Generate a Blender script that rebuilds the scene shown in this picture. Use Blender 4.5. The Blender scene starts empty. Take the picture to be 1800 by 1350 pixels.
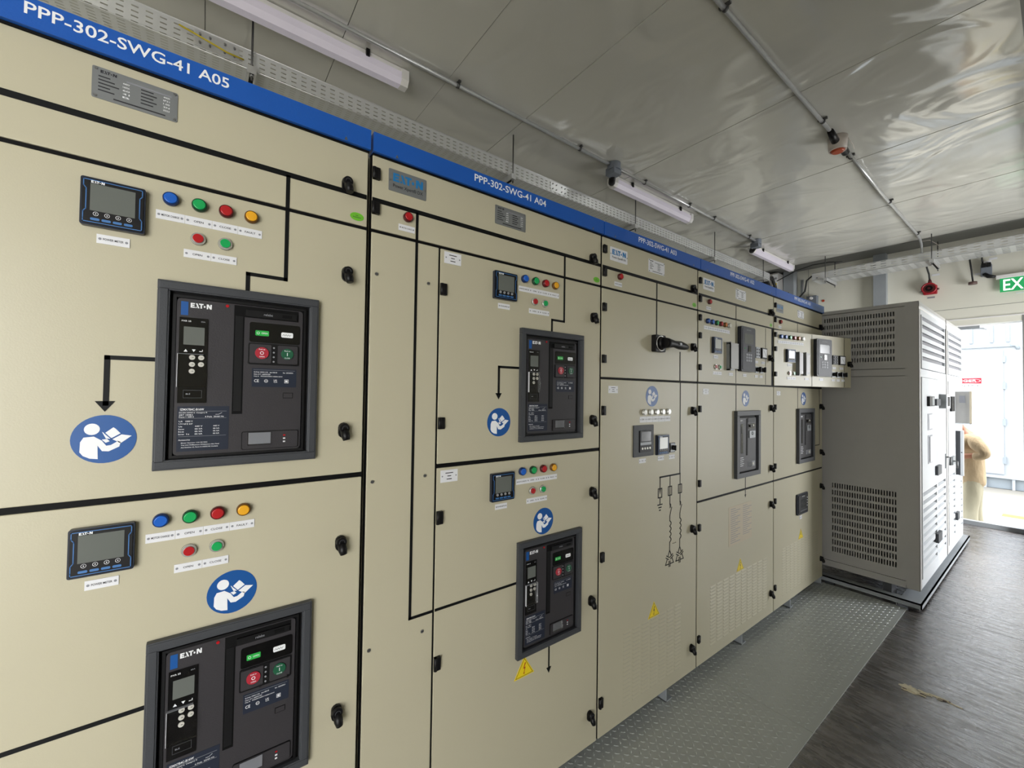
import bpy, bmesh, math, random
from mathutils import Matrix, Vector
random.seed(7)
S = bpy.context.scene
COL = S.collection
PI = math.pi

# ------------------------------------------------------------------ camera
cam = bpy.data.objects.new('camera', bpy.data.cameras.new('camera'))
COL.objects.link(cam)
cam.data.sensor_width = 36.0
cam.data.lens = 726.284 / 1800 * 36
cam.data.clip_start = 0.05
fw = Vector((-0.8003086, 0.5992416, 0.0203875))
rt = Vector((0.599536, 0.8002252, 0.0140079))
up = Vector((0.0079205, -0.0234337, 0.999694))
M = Matrix((rt, up, -fw)).transposed().to_4x4()
M.translation = Vector((1.2, 0.0, 1.54))
cam.matrix_world = M
S.camera = cam

# ------------------------------------------------------------------ view, world, sun, daylight at the openings
S.view_settings.view_transform = 'Standard'
S.view_settings.look = 'None'
S.view_settings.gamma = 1
S.view_settings.use_curve_mapping = False
S.view_settings.exposure = 0.62
S.cycles.max_bounces = 9
S.cycles.diffuse_bounces = 5
S.cycles.glossy_bounces = 4
S.cycles.transparent_max_bounces = 12
S.cycles.sample_clamp_indirect = 6.0
S.cycles.caustics_reflective = False
S.cycles.caustics_refractive = False

W = bpy.data.worlds.new('world'); S.world = W; W.use_nodes = True
wn = W.node_tree.nodes; wl = W.node_tree.links
bg = wn['Background']
tc = wn.new('ShaderNodeTexCoord'); nz = wn.new('ShaderNodeTexNoise'); rp = wn.new('ShaderNodeValToRGB')
nz.inputs['Scale'].default_value = 2.2; nz.inputs['Detail'].default_value = 5
rp.color_ramp.elements[0].position = .35; rp.color_ramp.elements[0].color = (.80, .88, 1, 1)
rp.color_ramp.elements[1].position = .6; rp.color_ramp.elements[1].color = (1, 1, 1, 1)
wl.new(tc.outputs['Generated'], nz.inputs['Vector']); wl.new(nz.outputs['Fac'], rp.inputs['Fac'])
wl.new(rp.outputs['Color'], bg.inputs['Color'])
bg.inputs['Strength'].default_value = 3.4

def lamp(name, kind, loc, rot, energy, color=(1, 1, 1), size=None, angle=None):
    d = bpy.data.lights.new(name, kind); d.energy = energy; d.color = color
    if size: d.shape = 'RECTANGLE'; d.size, d.size_y = size
    if angle is not None: d.angle = angle
    o = bpy.data.objects.new(name, d); COL.objects.link(o); o.location = loc; o.rotation_euler = rot
    return o
lamp('sun', 'SUN', (3, 12, 9), (math.radians(-9), math.radians(12), 0), 3, (1, .97, .9), angle=math.radians(12))
# area lamps added in the right-hand doorways as daylight, boosted to fill the interior
lamp('daylight_fill_near', 'AREA', (2.62, -1.85, 1.3), (0, math.radians(90), 0), 57, (1, .985, .95), (2.1, 2.2))
lamp('daylight_fill_far', 'AREA', (2.62, 6.0, 1.25), (0, math.radians(90), 0), 60, (.97, .985, 1), (2.1, 1.2)).data.spread = math.radians(138)

# ------------------------------------------------------------------ materials
MATS = {}
def mat(name, col, rough=.5, metal=0, coat=0, bump=None, spec=.5, var=None, emit=None, trans=0, alpha=None):
    m = bpy.data.materials.new(name); m.use_nodes = True; MATS[name] = m
    n = m.node_tree.nodes; l = m.node_tree.links; b = n['Principled BSDF']
    lin = tuple(((c / 255 + .055) / 1.055) ** 2.4 if c > 10 else c / 255 / 12.92 for c in col)
    b.inputs['Base Color'].default_value = (*lin, 1)
    b.inputs['Roughness'].default_value = rough; b.inputs['Metallic'].default_value = metal
    b.inputs['Coat Weight'].default_value = coat; b.inputs['Coat Roughness'].default_value = .08
    b.inputs['Specular IOR Level'].default_value = spec
    tcn = n.new('ShaderNodeTexCoord')
    # every surface gets a faint procedural unevenness in tone
    sc, amt, stretch = var or (9, .05, (1, 1, 1))
    mp = n.new('ShaderNodeMapping'); mp.inputs['Scale'].default_value = stretch
    nt = n.new('ShaderNodeTexNoise'); nt.inputs['Scale'].default_value = sc; nt.inputs['Detail'].default_value = 5
    mx = n.new('ShaderNodeMix'); mx.data_type = 'RGBA'
    mx.inputs['A'].default_value = (*[c * (1 - amt) for c in lin], 1); mx.inputs['B'].default_value = (*[min(1, c * (1 + amt)) for c in lin], 1)
    l.new(tcn.outputs['Object'], mp.inputs['Vector']); l.new(mp.outputs['Vector'], nt.inputs['Vector'])
    l.new(nt.outputs['Fac'], mx.inputs['Factor']); l.new(mx.outputs['Result'], b.inputs['Base Color'])
    if bump:
        bs, bd, bst = bump
        mp2 = n.new('ShaderNodeMapping'); mp2.inputs['Scale'].default_value = bst
        n2 = n.new('ShaderNodeTexNoise'); n2.inputs['Scale'].default_value = bs; n2.inputs['Detail'].default_value = 3
        bp = n.new('ShaderNodeBump'); bp.inputs['Strength'].default_value = 1; bp.inputs['Distance'].default_value = bd
        l.new(tcn.outputs['Object'], mp2.inputs['Vector']); l.new(mp2.outputs['Vector'], n2.inputs['Vector'])
        l.new(n2.outputs['Fac'], bp.inputs['Height']); l.new(bp.outputs['Normal'], b.inputs['Normal'])
    if emit:
        b.inputs['Emission Color'].default_value = (*lin, 1); b.inputs['Emission Strength'].default_value = emit
    if trans: b.inputs['Transmission Weight'].default_value = trans
    if alpha is not None: b.inputs['Alpha'].default_value = alpha
    return m

mat('beige', (190, 184, 160), .36, spec=.4, bump=(320, .00012, (1, 1, 1)), var=(3, .015, (1, 1, 1)))
mat('gasket', (10, 10, 11), .6, spec=.15)  # also colours the shadow strip under the header bands
mat('tape', (14, 15, 16), .5, spec=.2)
mat('blue_band', (26, 88, 178), .35, bump=(200, .0003, (1, 1, 1)))
mat('white_ink', (240, 242, 245), .5)
mat('label_white', (228, 229, 233), .4)
mat('ink', (40, 40, 46), .5)
mat('ink_grey', (140, 142, 148), .5)
mat('black_plastic', (14, 13, 15), .42, spec=.3)
mat('relay_face', (36, 38, 45), .42, spec=.3)
mat('black_gloss', (10, 10, 12), .12, coat=.5)
mat('navy_bezel', (22, 30, 46), .3)
mat('meter_blue', (60, 112, 172), .4)
mat('lcd', (104, 108, 104), .18)
mat('lcd_light', (190, 192, 186), .2)
mat('lcd_dark', (62, 64, 66), .15)
mat('steel', (150, 151, 152), .32, metal=.85, var=(30, .08, (1, 8, 1)))
mat('plate_metal', (135, 138, 140), .42, metal=.45, var=(60, .06, (1, 1, 12)))
mat('logo_blue', (32, 118, 178), .4)
mat('breaker_frame', (64, 66, 70), .45, spec=.35, bump=(300, .0003, (1, 1, 1)))
mat('breaker_face', (54, 52, 55), .45, spec=.35, bump=(400, .0003, (1, 1, 1)))
mat('breaker_panel', (36, 42, 56), .45, spec=.3)
mat('breaker_dark', (13, 13, 15), .45, spec=.3)
mat('red_btn', (170, 44, 58), .35)
mat('green_btn', (30, 88, 62), .35)
mat('flag_green', (40, 172, 70), .4)
mat('lamp_blue', (26, 96, 196), .22, coat=.5)
mat('lamp_green', (22, 165, 88), .22, coat=.5)
mat('lamp_red', (178, 26, 34), .22, coat=.5)
mat('lamp_yellow', (238, 172, 40), .22, coat=.5)
mat('lamp_orange', (206, 120, 60), .22, coat=.5)
mat('lamp_white', (232, 230, 220), .2, coat=.5)
mat('bezel_blue', (14, 46, 100), .3)
mat('bezel_green', (16, 66, 40), .3)
mat('bezel_red', (84, 14, 18), .3)
mat('bezel_yellow', (110, 72, 20), .3)
mat('bezel_silver', (205, 205, 200), .25, metal=.6)
mat('sign_blue', (20, 82, 152), .38)
mat('warn_yellow', (240, 212, 36), .4)
mat('warn_red', (170, 60, 30), .4)
mat('sticker_green', (112, 190, 52), .4)
mat('paper', (196, 184, 160), .5)
mat('grey_cab', (168, 166, 163), .35, bump=(240, .0003, (1, 1, 1)))
mat('grey_cab_lit', (200, 203, 206), .35, bump=(240, .0003, (1, 1, 1)))  # lighter copy of the cabinet grey, light on the room face in its colour
mat('frame_grey', (150, 155, 160), .42, var=(12, .08, (1, 1, 1)))
mat('dark_grey', (60, 62, 66), .5)
mat('louvre_shade', (112, 112, 116), .6, var=(160, .3, (1, 1, 1)))  # grey for the shaded bands between the louvre slats
mat('wall', (222, 220, 208), .28, bump=(2.2, .006, (1, 1, 1)), var=(2, .02, (1, 1, 1)))
mat('beam_grey', (120, 120, 116), .5)
mat('galv', (200, 201, 202), .28, metal=.5, var=(40, .14, (1, 1, 1)))
mat('rod', (92, 92, 92), .4, metal=.7)
mat('housing_white', (226, 224, 222), .4)
mat('diffuser', (206, 200, 212), .35, emit=.12)
mat('jb_grey', (112, 118, 128), .45)
mat('det_white', (200, 190, 182), .4)
mat('det_orange', (184, 80, 46), .3)
mat('horn_red', (158, 24, 38), .38)
mat('brown', (92, 70, 66), .5)
mat('exit_green', (30, 148, 84), .4, emit=.35)
mat('exit_white', (235, 240, 235), .4, emit=.6)
mat('outer_wall', (168, 174, 181), .5)
mat('outer_base', (140, 150, 158), .5)
mat('danger_red', (190, 14, 40), .4)
mat('concrete', (138, 135, 127), .8, bump=(30, .004, (1, 1, 1)), var=(4, .12, (1, 1, 1)))
mat('path', (168, 165, 156), .8, var=(5, .08, (1, 1, 1)))
mat('yellow_line', (176, 156, 70), .7)
mat('skin', (164, 112, 86), .5)
mat('shirt', (172, 152, 122), .8, bump=(14, .02, (1, 1, .4)), var=(7, .12, (1, 1, 1)))
mat('trousers', (160, 154, 132), .8, bump=(10, .015, (1, 1, .4)), var=(6, .1, (1, 1, 1)))
mat('boots', (70, 58, 48), .6)
mat('hair', (30, 26, 24), .6)
mat('cable_black', (14, 14, 15), .5)
mat('earth_green', (196, 176, 40), .5)
mat('splinter', (214, 205, 178), .7, bump=(60, .006, (1, 6, 1)), var=(40, .2, (6, 1, 1)))
mat('checker', (170, 174, 172), .33, metal=.15, var=(3, .06, (1, 1, 1)))

# clear cover
m = bpy.data.materials.new('clear'); m.use_nodes = True; MATS['clear'] = m
n = m.node_tree.nodes; l = m.node_tree.links; n.clear()
o_ = n.new('ShaderNodeOutputMaterial'); mx = n.new('ShaderNodeMixShader'); tr = n.new('ShaderNodeBsdfTransparent'); gl = n.new('ShaderNodeBsdfGlossy')
fr_ = n.new('ShaderNodeFresnel'); fr_.inputs['IOR'].default_value = 1.25; gl.inputs['Roughness'].default_value = .06
tr.inputs['Color'].default_value = (.97, .97, .97, 1)
l.new(fr_.outputs[0], mx.inputs[0]); l.new(tr.outputs[0], mx.inputs[1]); l.new(gl.outputs[0], mx.inputs[2]); l.new(mx.outputs[0], o_.inputs[0])

# perforated galvanised sheet: rows of slots punched through (procedural mask)
def perforated(name, pa, pb, axis_a, axis_b, fa=.58, fb=.24, oa=0, ob=0):
    m = bpy.data.materials.new(name); m.use_nodes = True; MATS[name] = m
    n = m.node_tree.nodes; l = m.node_tree.links; b = n['Principled BSDF']
    b.inputs['Base Color'].default_value = (.62, .63, .63, 1); b.inputs['Metallic'].default_value = .35; b.inputs['Roughness'].default_value = .33
    g = n.new('ShaderNodeNewGeometry'); sp = n.new('ShaderNodeSeparateXYZ'); l.new(g.outputs['Position'], sp.inputs[0])
    nt = n.new('ShaderNodeTexNoise'); nt.inputs['Scale'].default_value = 14; l.new(g.outputs['Position'], nt.inputs['Vector'])
    mr = n.new('ShaderNodeMapRange'); mr.inputs['To Min'].default_value = .22; mr.inputs['To Max'].default_value = .5
    l.new(nt.outputs['Fac'], mr.inputs['Value']); l.new(mr.outputs[0], b.inputs['Roughness'])
    def cell(axis, pitch, frac, off):
        a = n.new('ShaderNodeMath'); a.operation = 'MULTIPLY_ADD'; a.inputs[1].default_value = 1 / pitch; a.inputs[2].default_value = off + 100
        l.new(sp.outputs[axis], a.inputs[0])
        f = n.new('ShaderNodeMath'); f.operation = 'FRACT'; l.new(a.outputs[0], f.inputs[0])
        c = n.new('ShaderNodeMath'); c.operation = 'LESS_THAN'; c.inputs[1].default_value = frac; l.new(f.outputs[0], c.inputs[0])
        return c
    A = cell(axis_a, pa, fa, oa); B_ = cell(axis_b, pb, fb, ob)
    mu = n.new('ShaderNodeMath'); mu.operation = 'MULTIPLY'; l.new(A.outputs[0], mu.inputs[0]); l.new(B_.outputs[0], mu.inputs[1])
    inv = n.new('ShaderNodeMath'); inv.operation = 'SUBTRACT'; inv.inputs[0].default_value = 1; l.new(mu.outputs[0], inv.inputs[1])
    l.new(inv.outputs[0], b.inputs['Alpha'])
perforated('perf_rail_y', .05, .024, 1, 2, ob=.6, fa=.5, fb=.27)
perforated('perf_base_y', .05, .0195, 1, 0, fa=.56, fb=.27)
perforated('perf_rail_x', .1, .032, 0, 2, ob=.3, fa=.52, fb=.27)
perforated('perf_base_x', .1, .04, 0, 1, fa=.56, fb=.3)

# brushed, slightly warped painted ceiling sheet
m = mat('ceiling', (214, 213, 206), .12, metal=.2, var=(1.2, .05, (1, 1, 1)))
n = m.node_tree.nodes; l = m.node_tree.links; b = n['Principled BSDF']
g = n.new('ShaderNodeNewGeometry'); mp = n.new('ShaderNodeMapping'); mp.inputs['Scale'].default_value = (1, 1.3, 1)
na = n.new('ShaderNodeTexNoise'); na.inputs['Scale'].default_value = 1.35; na.inputs['Detail'].default_value = 1.9; na.inputs['Roughness'].default_value = .45; na.inputs['Distortion'].default_value = 1.3
bp = n.new('ShaderNodeBump'); bp.inputs['Distance'].default_value = .03; bp.inputs['Strength'].default_value = 1
l.new(g.outputs['Position'], mp.inputs['Vector']); l.new(mp.outputs['Vector'], na.inputs['Vector'])
l.new(na.outputs['Fac'], bp.inputs['Height']); l.new(bp.outputs['Normal'], b.inputs['Normal'])

# dark film-faced plywood floor, worn along its grain
m = bpy.data.materials.new('plywood'); m.use_nodes = True; MATS['plywood'] = m
n = m.node_tree.nodes; l = m.node_tree.links; b = n['Principled BSDF']
g = n.new('ShaderNodeNewGeometry')
def noise(scale, st, det=6, dist=0.):
    mp = n.new('ShaderNodeMapping'); mp.inputs['Scale'].default_value = st
    t = n.new('ShaderNodeTexNoise'); t.inputs['Scale'].default_value = scale; t.inputs['Detail'].default_value = det; t.inputs['Distortion'].default_value = dist
    l.new(g.outputs['Position'], mp.inputs['Vector']); l.new(mp.outputs['Vector'], t.inputs['Vector']); return t
def ramp(src, p0, c0, p1, c1):
    r = n.new('ShaderNodeValToRGB'); r.color_ramp.elements[0].position = p0; r.color_ramp.elements[0].color = (*c0, 1)
    r.color_ramp.elements[1].position = p1; r.color_ramp.elements[1].color = (*c1, 1); l.new(src.outputs['Fac'], r.inputs['Fac']); return r
def mixc(f, a, bb, kind='MIX'):
    x = n.new('ShaderNodeMix'); x.data_type = 'RGBA'; x.blend_type = kind
    if isinstance(f, float): x.inputs['Factor'].default_value = f
    else: l.new(f, x.inputs['Factor'])
    for s_, v in (('A', a), ('B', bb)):
        if isinstance(v, tuple): x.inputs[s_].default_value = (*v, 1)
        else: l.new(v, x.inputs[s_])
    return x.outputs['Result']
grain = noise(9, (1, 9, 1)); blot = noise(3.2, (1, 1.6, 1), 8, .6); chips = noise(16, (1.2, 6, 1), 3); dust = noise(90, (1, 1, 1), 2)
c1 = ramp(grain, .38, (.012, .008, .008), .66, (.085, .072, .068))
c2 = ramp(blot, .38, (.012, .009, .009), .70, (.15, .13, .12))
base = mixc(.55, c1.outputs['Color'], c2.outputs['Color'])
chm = ramp(chips, .68, (0, 0, 0), .71, (1, 1, 1))
base = mixc(chm.outputs['Color'], base, (.30, .25, .18))
dm = ramp(dust, .72, (0, 0, 0), .80, (.7, .7, .7))
base = mixc(dm.outputs['Color'], base, (.4, .36, .3))
crack = noise(20, (1, 9, 1), 2, .3); km = ramp(crack, .69, (0, 0, 0), .72, (1, 1, 1)); base = mixc(km.outputs['Color'], base, (.012, .009, .008))
l.new(base, b.inputs['Base Color'])
rr = n.new('ShaderNodeMapRange'); rr.inputs['To Min'].default_value = .14; rr.inputs['To Max'].default_value = .42
l.new(blot.outputs['Fac'], rr.inputs['Value']); l.new(rr.outputs[0], b.inputs['Roughness'])
wear = noise(7, (1, 6, 1), 7, .4); cr = n.new('ShaderNodeMapRange'); cr.inputs['From Min'].default_value = .38; cr.inputs['From Max'].default_value = .66
cr.inputs['To Min'].default_value = .10; cr.inputs['To Max'].default_value = .5
l.new(wear.outputs['Fac'], cr.inputs['Value']); l.new(cr.outputs[0], b.inputs['Coat Roughness'])
b.inputs['Coat Weight'].default_value = 1; b.inputs['Coat Roughness'].default_value = .2; b.inputs['Coat IOR'].default_value = 2.2
gb = noise(24, (1, 7, 1), 6); bp = n.new('ShaderNodeBump'); bp.inputs['Distance'].default_value = .003; bp.inputs['Strength'].default_value = .8
l.new(gb.outputs['Fac'], bp.inputs['Height']); l.new(bp.outputs['Normal'], b.inputs['Normal']); l.new(bp.outputs['Normal'], b.inputs['Coat Normal'])

# ------------------------------------------------------------------ mesh builder
def FX(x0=0., M=None):           # panel facing +X : u along +Y, v up, w out of the panel
    return lambda u, v, w: (x0 + w, u, v)
def FY(y0):                      # panel facing -Y : u along +X
    return lambda u, v, w: (u, y0 - w, v)
def FZ(z0):                      # facing up
    return lambda u, v, w: (u, v, z0 + w)
def FD(z0):                      # facing down
    return lambda u, v, w: (u, v, z0 - w)
F0 = FX()
TXT = {}
def text_mesh(body):
    if body in TXT: return TXT[body]
    cu = bpy.data.curves.new('t', 'FONT'); cu.body = body; cu.resolution_u = 3; cu.offset = .012
    ob = bpy.data.objects.new('t', cu); COL.objects.link(ob)
    dg = bpy.context.evaluated_depsgraph_get(); dg.update()
    me = bpy.data.meshes.new_from_object(ob.evaluated_get(dg))
    vs = [(v.co.x, v.co.y) for v in me.vertices]; fs = [tuple(p.vertices) for p in me.polygons]
    x0 = min(v[0] for v in vs); x1 = max(v[0] for v in vs); y0 = min(v[1] for v in vs); y1 = max(v[1] for v in vs)
    vs = [((x - x0) / (x1 - x0), (y - y0) / (y1 - y0)) for x, y in vs]
    bpy.data.objects.remove(ob); bpy.data.curves.remove(cu); bpy.data.meshes.remove(me)
    TXT[body] = (vs, fs); return TXT[body]

class MB:
    def __init__(s, T=None): s.v = []; s.f = []; s.m = []; s.mats = []; s.sm = []; s.T = T
    def mi(s, m):
        if m not in s.mats: s.mats.append(m)
        return s.mats.index(m)
    def add(s, vs, fs, m, smooth=False):
        k = len(s.v); s.v += [tuple(v) for v in vs]; i = s.mi(m)
        for f in fs: s.f.append(tuple(k + j for j in f)); s.m.append(i); s.sm.append(smooth)
        return s
    def plate(s, u0, u1, v0, v1, w0, w1, m, fr=F0):
        P = [fr(u, v, w) for w in (w0, w1) for v in (v0, v1) for u in (u0, u1)]
        return s.add(P, [(0, 2, 3, 1), (4, 5, 7, 6), (0, 1, 5, 4), (2, 6, 7, 3), (0, 4, 6, 2), (1, 3, 7, 5)], m)
    def box(s, x0, x1, y0, y1, z0, z1, m): return s.plate(x0, x1, y0, y1, z0, z1, m, lambda u, v, w: (u, v, w))
    def poly(s, pts, w0, w1, m, fr=F0):
        n_ = len(pts); P = [fr(u, v, w0) for u, v in pts] + [fr(u, v, w1) for u, v in pts]
        return s.add(P, [tuple(range(n_))[::-1], tuple(range(n_, 2 * n_))] + [(i, (i + 1) % n_, n_ + (i + 1) % n_, n_ + i) for i in range(n_)], m)
    def disc(s, cu, cv, r, w0, w1, m, fr=F0, seg=20, r1=None, rv=None):
        r1 = r if r1 is None else r1; q = (rv or r) / r
        P = [fr(cu + rr * math.cos(a), cv + rr * q * math.sin(a), w) for rr, w in ((r, w0), (r1, w1)) for a in [2 * PI * i / seg for i in range(seg)]]
        s.add(P, [tuple(range(seg))[::-1], tuple(range(seg, 2 * seg))], m)
        k = len(s.v) - 2 * seg; i = s.mi(m)
        for j in range(seg):
            s.f.append((k + j, k + (j + 1) % seg, k + seg + (j + 1) % seg, k + seg + j)); s.m.append(i); s.sm.append(True)
        return s
    def ring(s, cu, cv, r0, r1, w0, w1, m, fr=F0, seg=24):
        P = []
        for r, w in ((r0, w0), (r1, w0), (r1, w1), (r0, w1)):
            P += [fr(cu + r * math.cos(2 * PI * i / seg), cv + r * math.sin(2 * PI * i / seg), w) for i in range(seg)]
        fs = []
        for a in range(4):
            b_ = (a + 1) % 4
            fs += [(a * seg + i, a * seg + (i + 1) % seg, b_ * seg + (i + 1) % seg, b_ * seg + i) for i in range(seg)]
        return s.add(P, fs, m, True)
    def frame(s, u0, u1, v0, v1, t, w0, w1, m, fr=F0):
        s.plate(u0, u1, v0, v0 + t, w0, w1, m, fr); s.plate(u0, u1, v1 - t, v1, w0, w1, m, fr)
        s.plate(u0, u0 + t, v0 + t, v1 - t, w0, w1, m, fr); return s.plate(u1 - t, u1, v0 + t, v1 - t, w0, w1, m, fr)
    def line(s, pts, t, w0, w1, m, fr=F0):
        h = t / 2
        for (a, b_), (c, d) in zip(pts, pts[1:]):
            L = math.hypot(c - a, d - b_); ex, ey = (c - a) / L * h, (d - b_) / L * h
            a2, b2, c2, d2 = a - ex, b_ - ey, c + ex, d + ey; nx, ny = -ey, ex
            s.poly([(a2 - nx, b2 - ny), (c2 - nx, d2 - ny), (c2 + nx, d2 + ny), (a2 + nx, b2 + ny)], w0, w1, m, fr)
        return s
    def text(s, body, u0, u1, v0, v1, w, m, fr=F0):
        vs, fs = text_mesh(body)
        return s.add([fr(u0 + x * (u1 - u0), v0 + y * (v1 - v0), w) for x, y in vs], fs, m)
    def rbox(s, u0, u1, v0, v1, r, w0, w1, m, fr=F0):
        pts = []
        for cx, cy, a0 in ((u1 - r, v1 - r, 0), (u0 + r, v1 - r, 90), (u0 + r, v0 + r, 180), (u1 - r, v0 + r, 270)):
            pts += [(cx + r * math.cos(math.radians(a0 + k)), cy + r * math.sin(math.radians(a0 + k))) for k in (0, 30, 60, 90)]
        return s.poly(pts, w0, w1, m, fr)
    def tube(s, pts, r, m, seg=10, cap=True):
        pts = [Vector(p) for p in pts]; rs = r if isinstance(r, (list, tuple)) else [r] * len(pts)
        k = len(s.v); i = s.mi(m); prev = None
        for j, p in enumerate(pts):
            d = (pts[min(j + 1, len(pts) - 1)] - pts[max(j - 1, 0)]).normalized()
            if prev is None: a = d.orthogonal().normalized()
            else: a = (prev - d * prev.dot(d)).normalized()
            prev = a; b_ = d.cross(a)
            s.v += [tuple(p + (a * math.cos(2 * PI * q / seg) + b_ * math.sin(2 * PI * q / seg)) * rs[j]) for q in range(seg)]
        for j in range(len(pts) - 1):
            for q in range(seg):
                s.f.append((k + j * seg + q, k + j * seg + (q + 1) % seg, k + (j + 1) * seg + (q + 1) % seg, k + (j + 1) * seg + q)); s.m.append(i); s.sm.append(True)
        if cap:
            e = k + (len(pts) - 1) * seg
            s.f.append(tuple(range(k, k + seg))[::-1]); s.m.append(i); s.sm.append(False)
            s.f.append(tuple(range(e, e + seg))); s.m.append(i); s.sm.append(False)
        return s
    def logo(s, u0, u1, v0, v1, w, m, fr=F0):
        W_, H = u1 - u0, v1 - v0
        def P(pts): s.poly([(u0 + x / 4.5 * W_, v0 + y * H) for x, y in pts], w - .0004, w, m, fr)
        P([(0, 0), (.9, 0), (.9, .24), (.33, .24), (.33, .38), (.8, .38), (.8, .62), (.33, .62), (.33, .76), (.9, .76), (.9, 1), (0, 1)])
        P([(1.0, 0), (1.24, 0), (1.33, .24), (1.09, .24)]); P([(1.10, 1), (1.42, 1), (1.86, 0), (1.5, 0)])
        P([(1.70, 1), (2.72, 1), (2.72, .76), (2.39, .76), (2.39, 0), (2.07, 0), (2.07, .76), (1.80, .76)])
        s.disc(u0 + 2.95 / 4.5 * W_, v0 + .42 * H, .2 / 4.5 * W_, w - .0004, w, m, fr, 14, rv=.2 * H)
        P([(3.4, 0), (3.72, 0), (3.72, .55), (4.12, 0), (4.5, 0), (4.5, 1), (4.18, 1), (4.18, .48), (3.8, 1), (3.4, 1)])
        return s

ORG = {}
def part(name, mb, parent=None, label=None, cat=None, group=None, kind=None, bev=0):
    if mb.T: mb.v = [mb.T(p) for p in mb.v]
    xs = [p[0] for p in mb.v]; ys = [p[1] for p in mb.v]; zs = [p[2] for p in mb.v]
    c = Vector(((min(xs) + max(xs)) / 2, (min(ys) + max(ys)) / 2, min(zs)))
    me = bpy.data.meshes.new(name)
    me.from_pydata([(p[0] - c.x, p[1] - c.y, p[2] - c.z) for p in mb.v], [], mb.f)
    for q in mb.mats: me.materials.append(MATS[q])
    me.polygons.foreach_set('material_index', mb.m); me.polygons.foreach_set('use_smooth', mb.sm)
    bm = bmesh.new(); bm.from_mesh(me); bmesh.ops.recalc_face_normals(bm, faces=bm.faces)
    bm.to_mesh(me); bm.free(); me.update()
    o = bpy.data.objects.new(name, me); COL.objects.link(o)
    po = ORG[parent.name] if parent else Vector((0, 0, 0))
    o.location = c - po
    if parent: o.parent = parent
    ORG[o.name] = c
    if label: o['label'] = label
    if cat: o['category'] = cat
    if group: o['group'] = group
    if kind: o['kind'] = kind
    if bev:
        md = o.modifiers.new('bevel', 'BEVEL'); md.width = bev; md.segments = 2; md.limit_method = 'ANGLE'; md.angle_limit = math.radians(40)
    return o
def thing(name, label, cat, loc, group=None):
    o = bpy.data.objects.new(name, None); COL.objects.link(o); o.location = loc; o.empty_display_size = .05
    o['label'] = label; o['category'] = cat
    if group: o['group'] = group
    ORG[o.name] = Vector(loc); return o

# ------------------------------------------------------------------ the room
RX, LX, NY, EY, CZ = 2.5, -1.9, -3.0, 7.45, 3.5
mb = MB()
seams = [-2.6, -.65, 1.79, 4.23, 6.67, EY + .17]
for a, b_ in zip(seams, seams[1:]): mb.box(.0, RX + .2, a + .002, b_ - .002, -.03, 0, 'plywood')
mb.box(0, RX + .2, NY, seams[0] - .0015, -.03, 0, 'plywood')
mb.box(LX, 0, NY, EY, -.03, -.002, 'plywood'); mb.box(0, RX + .2, NY, EY, -.06, -.031, 'gasket')
FLOOR = part('floor', mb, kind='structure')
# splintered patch in the plywood
mb = MB()
for (cx, cy, L, Wd, n_) in ((.702, 3.03, .045, .045, 22), (.745, 3.055, .03, .016, 12), (.80, 3.068, .055, .010, 16), (.865, 3.060, .03, .005, 10)):
    ring_ = [(cx + L * (.65 + .45 * random.random()) * math.cos(2 * PI * k / n_), cy + Wd * (.6 + .5 * random.random()) * math.sin(2 * PI * k / n_)) for k in range(n_)]
    mb.poly(ring_, 0, .002, 'splinter', FZ(0))
for k in range(16):
    a = random.uniform(.67, .84); q = 3.03 + (a - .70) * .25 + random.uniform(-.03, .02) * (1 if a < .74 else .3); L = random.uniform(.01, .035)
    mb.box(a, a + L, q, q + random.uniform(.002, .005), .001, random.uniform(.003, .006), 'splinter' if k % 3 else 'brown')
part('splintered_patch', mb, FLOOR, label='pale splintered wood where the floor film is torn')

mb = MB()
cs = [-3.0 + 0, -2.5, -1.885, -1.27, -.65, -.035, .58, 1.19, 1.81, 2.425, 3.04, 3.65, 4.28, 4.95, 5.55, 6.13, 6.72, 7.06]
for i, (a, b_) in enumerate(zip(cs, cs[1:])):
    dz = .0025 * (i % 2)
    mb.box(LX, 1.09, a + .0015, b_ - .0015, CZ + dz, CZ + .03, 'ceiling')
    mb.box(1.09, RX + .1, a + .0015, b_ - .0015, CZ + dz, CZ + .03, 'ceiling')
mb.box(LX, RX + .1, NY, EY + .2, CZ + .031, CZ + .08, 'dark_grey')
part('ceiling', mb, kind='structure')
mb = MB()      # grey soffit strip where the ceiling meets the end wall
mb.box(LX, RX, 7.06, EY, CZ - .001, CZ + .03, 'beam_grey'); mb.tube([(LX, 7.06, CZ + .004), (RX, 7.06, CZ + .004)], .012, 'beam_grey', 10)
part('trim_1', mb, kind='structure')
part('trim_2', MB().box(1.092, 1.26, NY, 7.0, CZ - .1, CZ, 'beam_grey').box(1.088, 1.094, NY, 7.0, CZ - .004, CZ + .004, 'galv'), kind='structure')

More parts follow.
